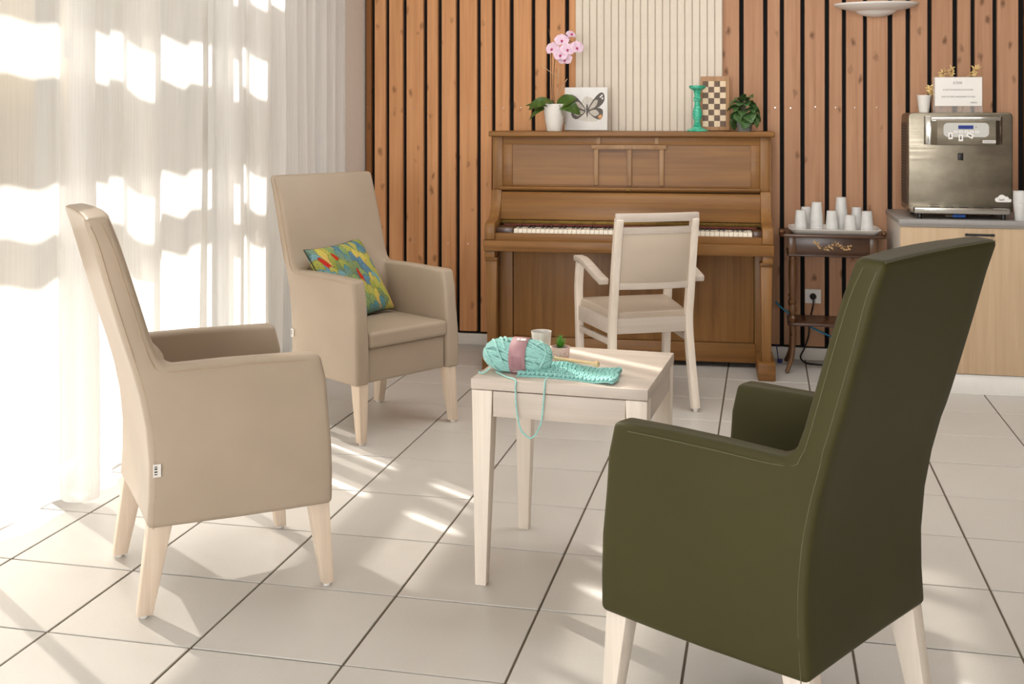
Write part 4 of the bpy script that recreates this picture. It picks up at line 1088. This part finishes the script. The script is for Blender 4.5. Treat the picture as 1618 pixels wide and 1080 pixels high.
# drip tray
bm = new(); hexa(bm, [(-.226,-.055,.028),(.226,-.055,.028),(.24,.03,.028),(-.24,.03,.028),(-.228,-.06,.058),(.228,-.06,.058),(.242,.03,.066),(-.242,.03,.066)]); dt = obj('drip_tray', bm, 'chrome', mc, bevel=.004)
for k in range(5):
    x = -.15+.07*k; b = new(); box(b, x, x+.045, -.035, -.025, .0585, .0630); obj('drain_slot', b, 'black_plastic', dt, smooth=0)
bm = new(); prism(bm, [(-.232, -.05), (-.262, -.012), (-.262, .01), (-.232, .01)], .034, .064, 'z'); obj('tray_wing', bm, 'chrome', mc, bevel=.003)
for x in (-.2, .2):
    for y in (-.035, .26):
        b = new(); lathe(b, [(.013, 0), (.011, .004), (.014, .036)], 14, (x, y, 0)); obj('foot', b, 'black_plastic', mc)
b = new(); tube(b, [(-.04, -.03, .016), (.02, -.03, .016)], .008, 10); obj('drain_tap', b, 'tapblue', mc)
b = new(); tube(b, [(-.075, -.032, .016), (-.04, -.03, .016)], .006, 10); obj('drain_pipe', b, 'steel', mc)
# cloud sticker
b = new(); pts = []
for cx, cz, r_, a0, a1 in ((.178, .100, .012, 250, 95), (.199, .107, .019, 165, 30), (.220, .104, .013, 120, -10), (.236, .097, .009, 80, -90)):
    for k in range(7): a = R(a0+(a1-a0)*k/6); pts.append((cx+r_*math.cos(a), cz+r_*math.sin(a)))
pts.append((.178, .088)); prism(b, pts, -.0012, -.0001, 'y'); cl = obj('cloud_sticker', b, 'paper', mc, smooth=0)
for k, (x0, w_, h_) in enumerate(((.186, .0018, .010), (.190, .006, .005), (.198, .004, .006), (.204, .0018, .009), (.208, .0018, .010))): plate(x0, x0+w_, .096, .096+h_, -.0012, 'darkgrey', 'print', cl, 0, .0003)
# things on the dispenser
MT = CT+H1
pcup = thing('paper_cup', 'white paper cup on top of the steel dispenser', 'cup', (.806, 6.20, MT))
bm = new(); lathe(bm, [(.001, .006), (.022, .006), (.0235, 0), (.0255, .004), (.0345, .086), (.0365, .089), (.035, .091), (.0335, .088), (.0245, .010), (.001, .010)], 28, cap=False); obj('cup_wall', bm, 'ceramic', pcup, smooth=40)
sg = thing('notice', 'white printed notice in a clear stand on top of the dispenser', 'sign', (.972, 6.20, MT), R(4))
mmL = R(-8)
bm = new(); box(bm, -.122, .122, 0, .003, .0, .186); box(bm, -.122, .122, 0, .07, 0, .003); obj('acrylic_stand', lean(bm, R(0)), 'acrylic', sg)
bm = new(); box(bm, -.114, .118, -.003, -.001, .034, .182); pa = obj('paper_sheet', bm, 'paper', sg, smooth=0)
for k, (s_, sz, x, z) in enumerate((('À TOUS', .0125, -.002, .152), ('LE NETTOYAGE DE LA FONTAINE', .0098, 0, .115), ("DOIT SE FAIRE UNIQUEMENT À L'EAU", .0098, .002, .079), ('MERCI', .0115, .078, .048))):
    text('print', s_, sz, 'darkgrey', pa, (x, -.0034, z), (R(90), 0, 0))
b = new(); box(b, -.026, .022, -.0036, -.003, .1485, .1495); obj('underline', b, 'darkgrey', pa, smooth=0)
rnd = random.Random(21)
for k, (x, y, tip, lab) in enumerate(((.905, 6.33, (.02, .02, .225), 'dried yellow flower sprig standing upright behind the notice'), (.968, 6.36, (.0, .01, .235), 'bushy dried yellow sprig standing behind the notice'), (1.01, 6.33, (.075, .0, .24), 'dried sprig leaning out towards the wall end behind the notice'), (.878, 6.33, (-.026, .0, .135), 'short dried sprig poking out beside the white paper cup'))):
    sp = thing('dried_sprig', lab, 'flower', (x, y, MT), 0, 'dried flowers behind the notice')
    b = new(); pts = crom([(0, 0, 0), (tip[0]*.4, tip[1]*.4, tip[2]*.55), tip], 6); tube(b, pts, .0022, 5); obj('twig', b, 'dried_dark', sp)
    b = new()
    for q in range(44):
        s = rnd.uniform(.60, 1.02); pI = pts[min(len(pts)-1, int(s*(len(pts)-1)))]
        d = Vector((rnd.uniform(-1, 1), rnd.uniform(-1, 1), rnd.uniform(-.2, 1))).normalized()*rnd.uniform(.012, .034)
        tube(b, [pI, pI+d*.6, pI+d], [.0015, .0042, .001], 4)
    o = obj('flower_head', b, 'dried', sp)
# stack of cups at the end of the worktop
for k in range(5):
    o = share('plastic_cup', cupme, None, (1.252, 6.088, CT+.0945+.0135*k), (R(180), 0, 0), (1.05, 1.05, 1)); tag(o, ORD[4-k]+' frosted cup in the upright stack beside the steel dispenser', 'cup', 'cups beside the dispenser')

# ================================================================== SOCKET, CABLES
so_ = thing('wall_socket', 'white wall socket on the slats above the console shelf', 'socket', (.267, 6.692, .372))
plate(-.044, .044, -.040, .040, 0, 'white_plastic', 'cover_plate', so_, .004, .009)
bm = new(); lathe(bm, [(.021, 0), (.021, .004), (.019, .004), (.019, 0)], 24); o = obj('socket_ring', bm, 'white_plastic', so_); o.rotation_euler = (R(90), 0, 0); o.location = (0, -.008, 0)
pg = thing('power_plug', 'black plug and lead in the wall socket', 'plug', (.267, 6.68, .372))
bm = new(); lathe(bm, [(.018, 0), (.019, .012), (.015, .024), (.010, .036), (.007, .038)], 18); o = obj('plug_body', bm, 'black_plastic', pg, smooth=40); o.rotation_euler = (R(90), 0, 0)
bm = new(); tube(bm, crom([(0, -.03, 0), (0, -.042, -.03), (-.006, -.035, -.07), (-.02, -.02, -.14), (-.024, -.012, -.22), (-.05, -.012, -.30), (-.07, -.016, -.345), (-.05, -.06, -.366), (.0, -.10, -.367), (.10, -.10, -.367), (.22, -.04, -.367)], 5), .0045, 8); obj('lead', bm, 'black_plastic', pg, smooth=80)
bm = new(); tube(bm, crom([(.06, 6.672, .335), (.09, 6.68, .302), (.13, 6.684, .272), (.20, 6.685, .225), (.29, 6.685, .178), (.36, 6.684, .148), (.46, 6.68, .10), (.56, 6.66, .03), (.62, 6.64, .012)], 5), .0055, 8)
tag(obj('network_cable', bm, 'blue', smooth=80), 'blue cable running along the wall behind the console', 'cable')
cp_ = thing('cable_clip', 'small dark blue clip on the floor between piano and console', 'clip', (.082, 6.60, 0))
bm = new(); box(bm, -.014, .014, -.012, .012, 0, .022); obj('clip_body', bm, 'darkblue', cp_, bevel=.005)
bm = new(); tube(bm, [(-.01, 0, .02), (-.014, 0, .06), (-.02, .03, .10)], .003, 6); obj('clip_lead', bm, 'darkblue', cp_)
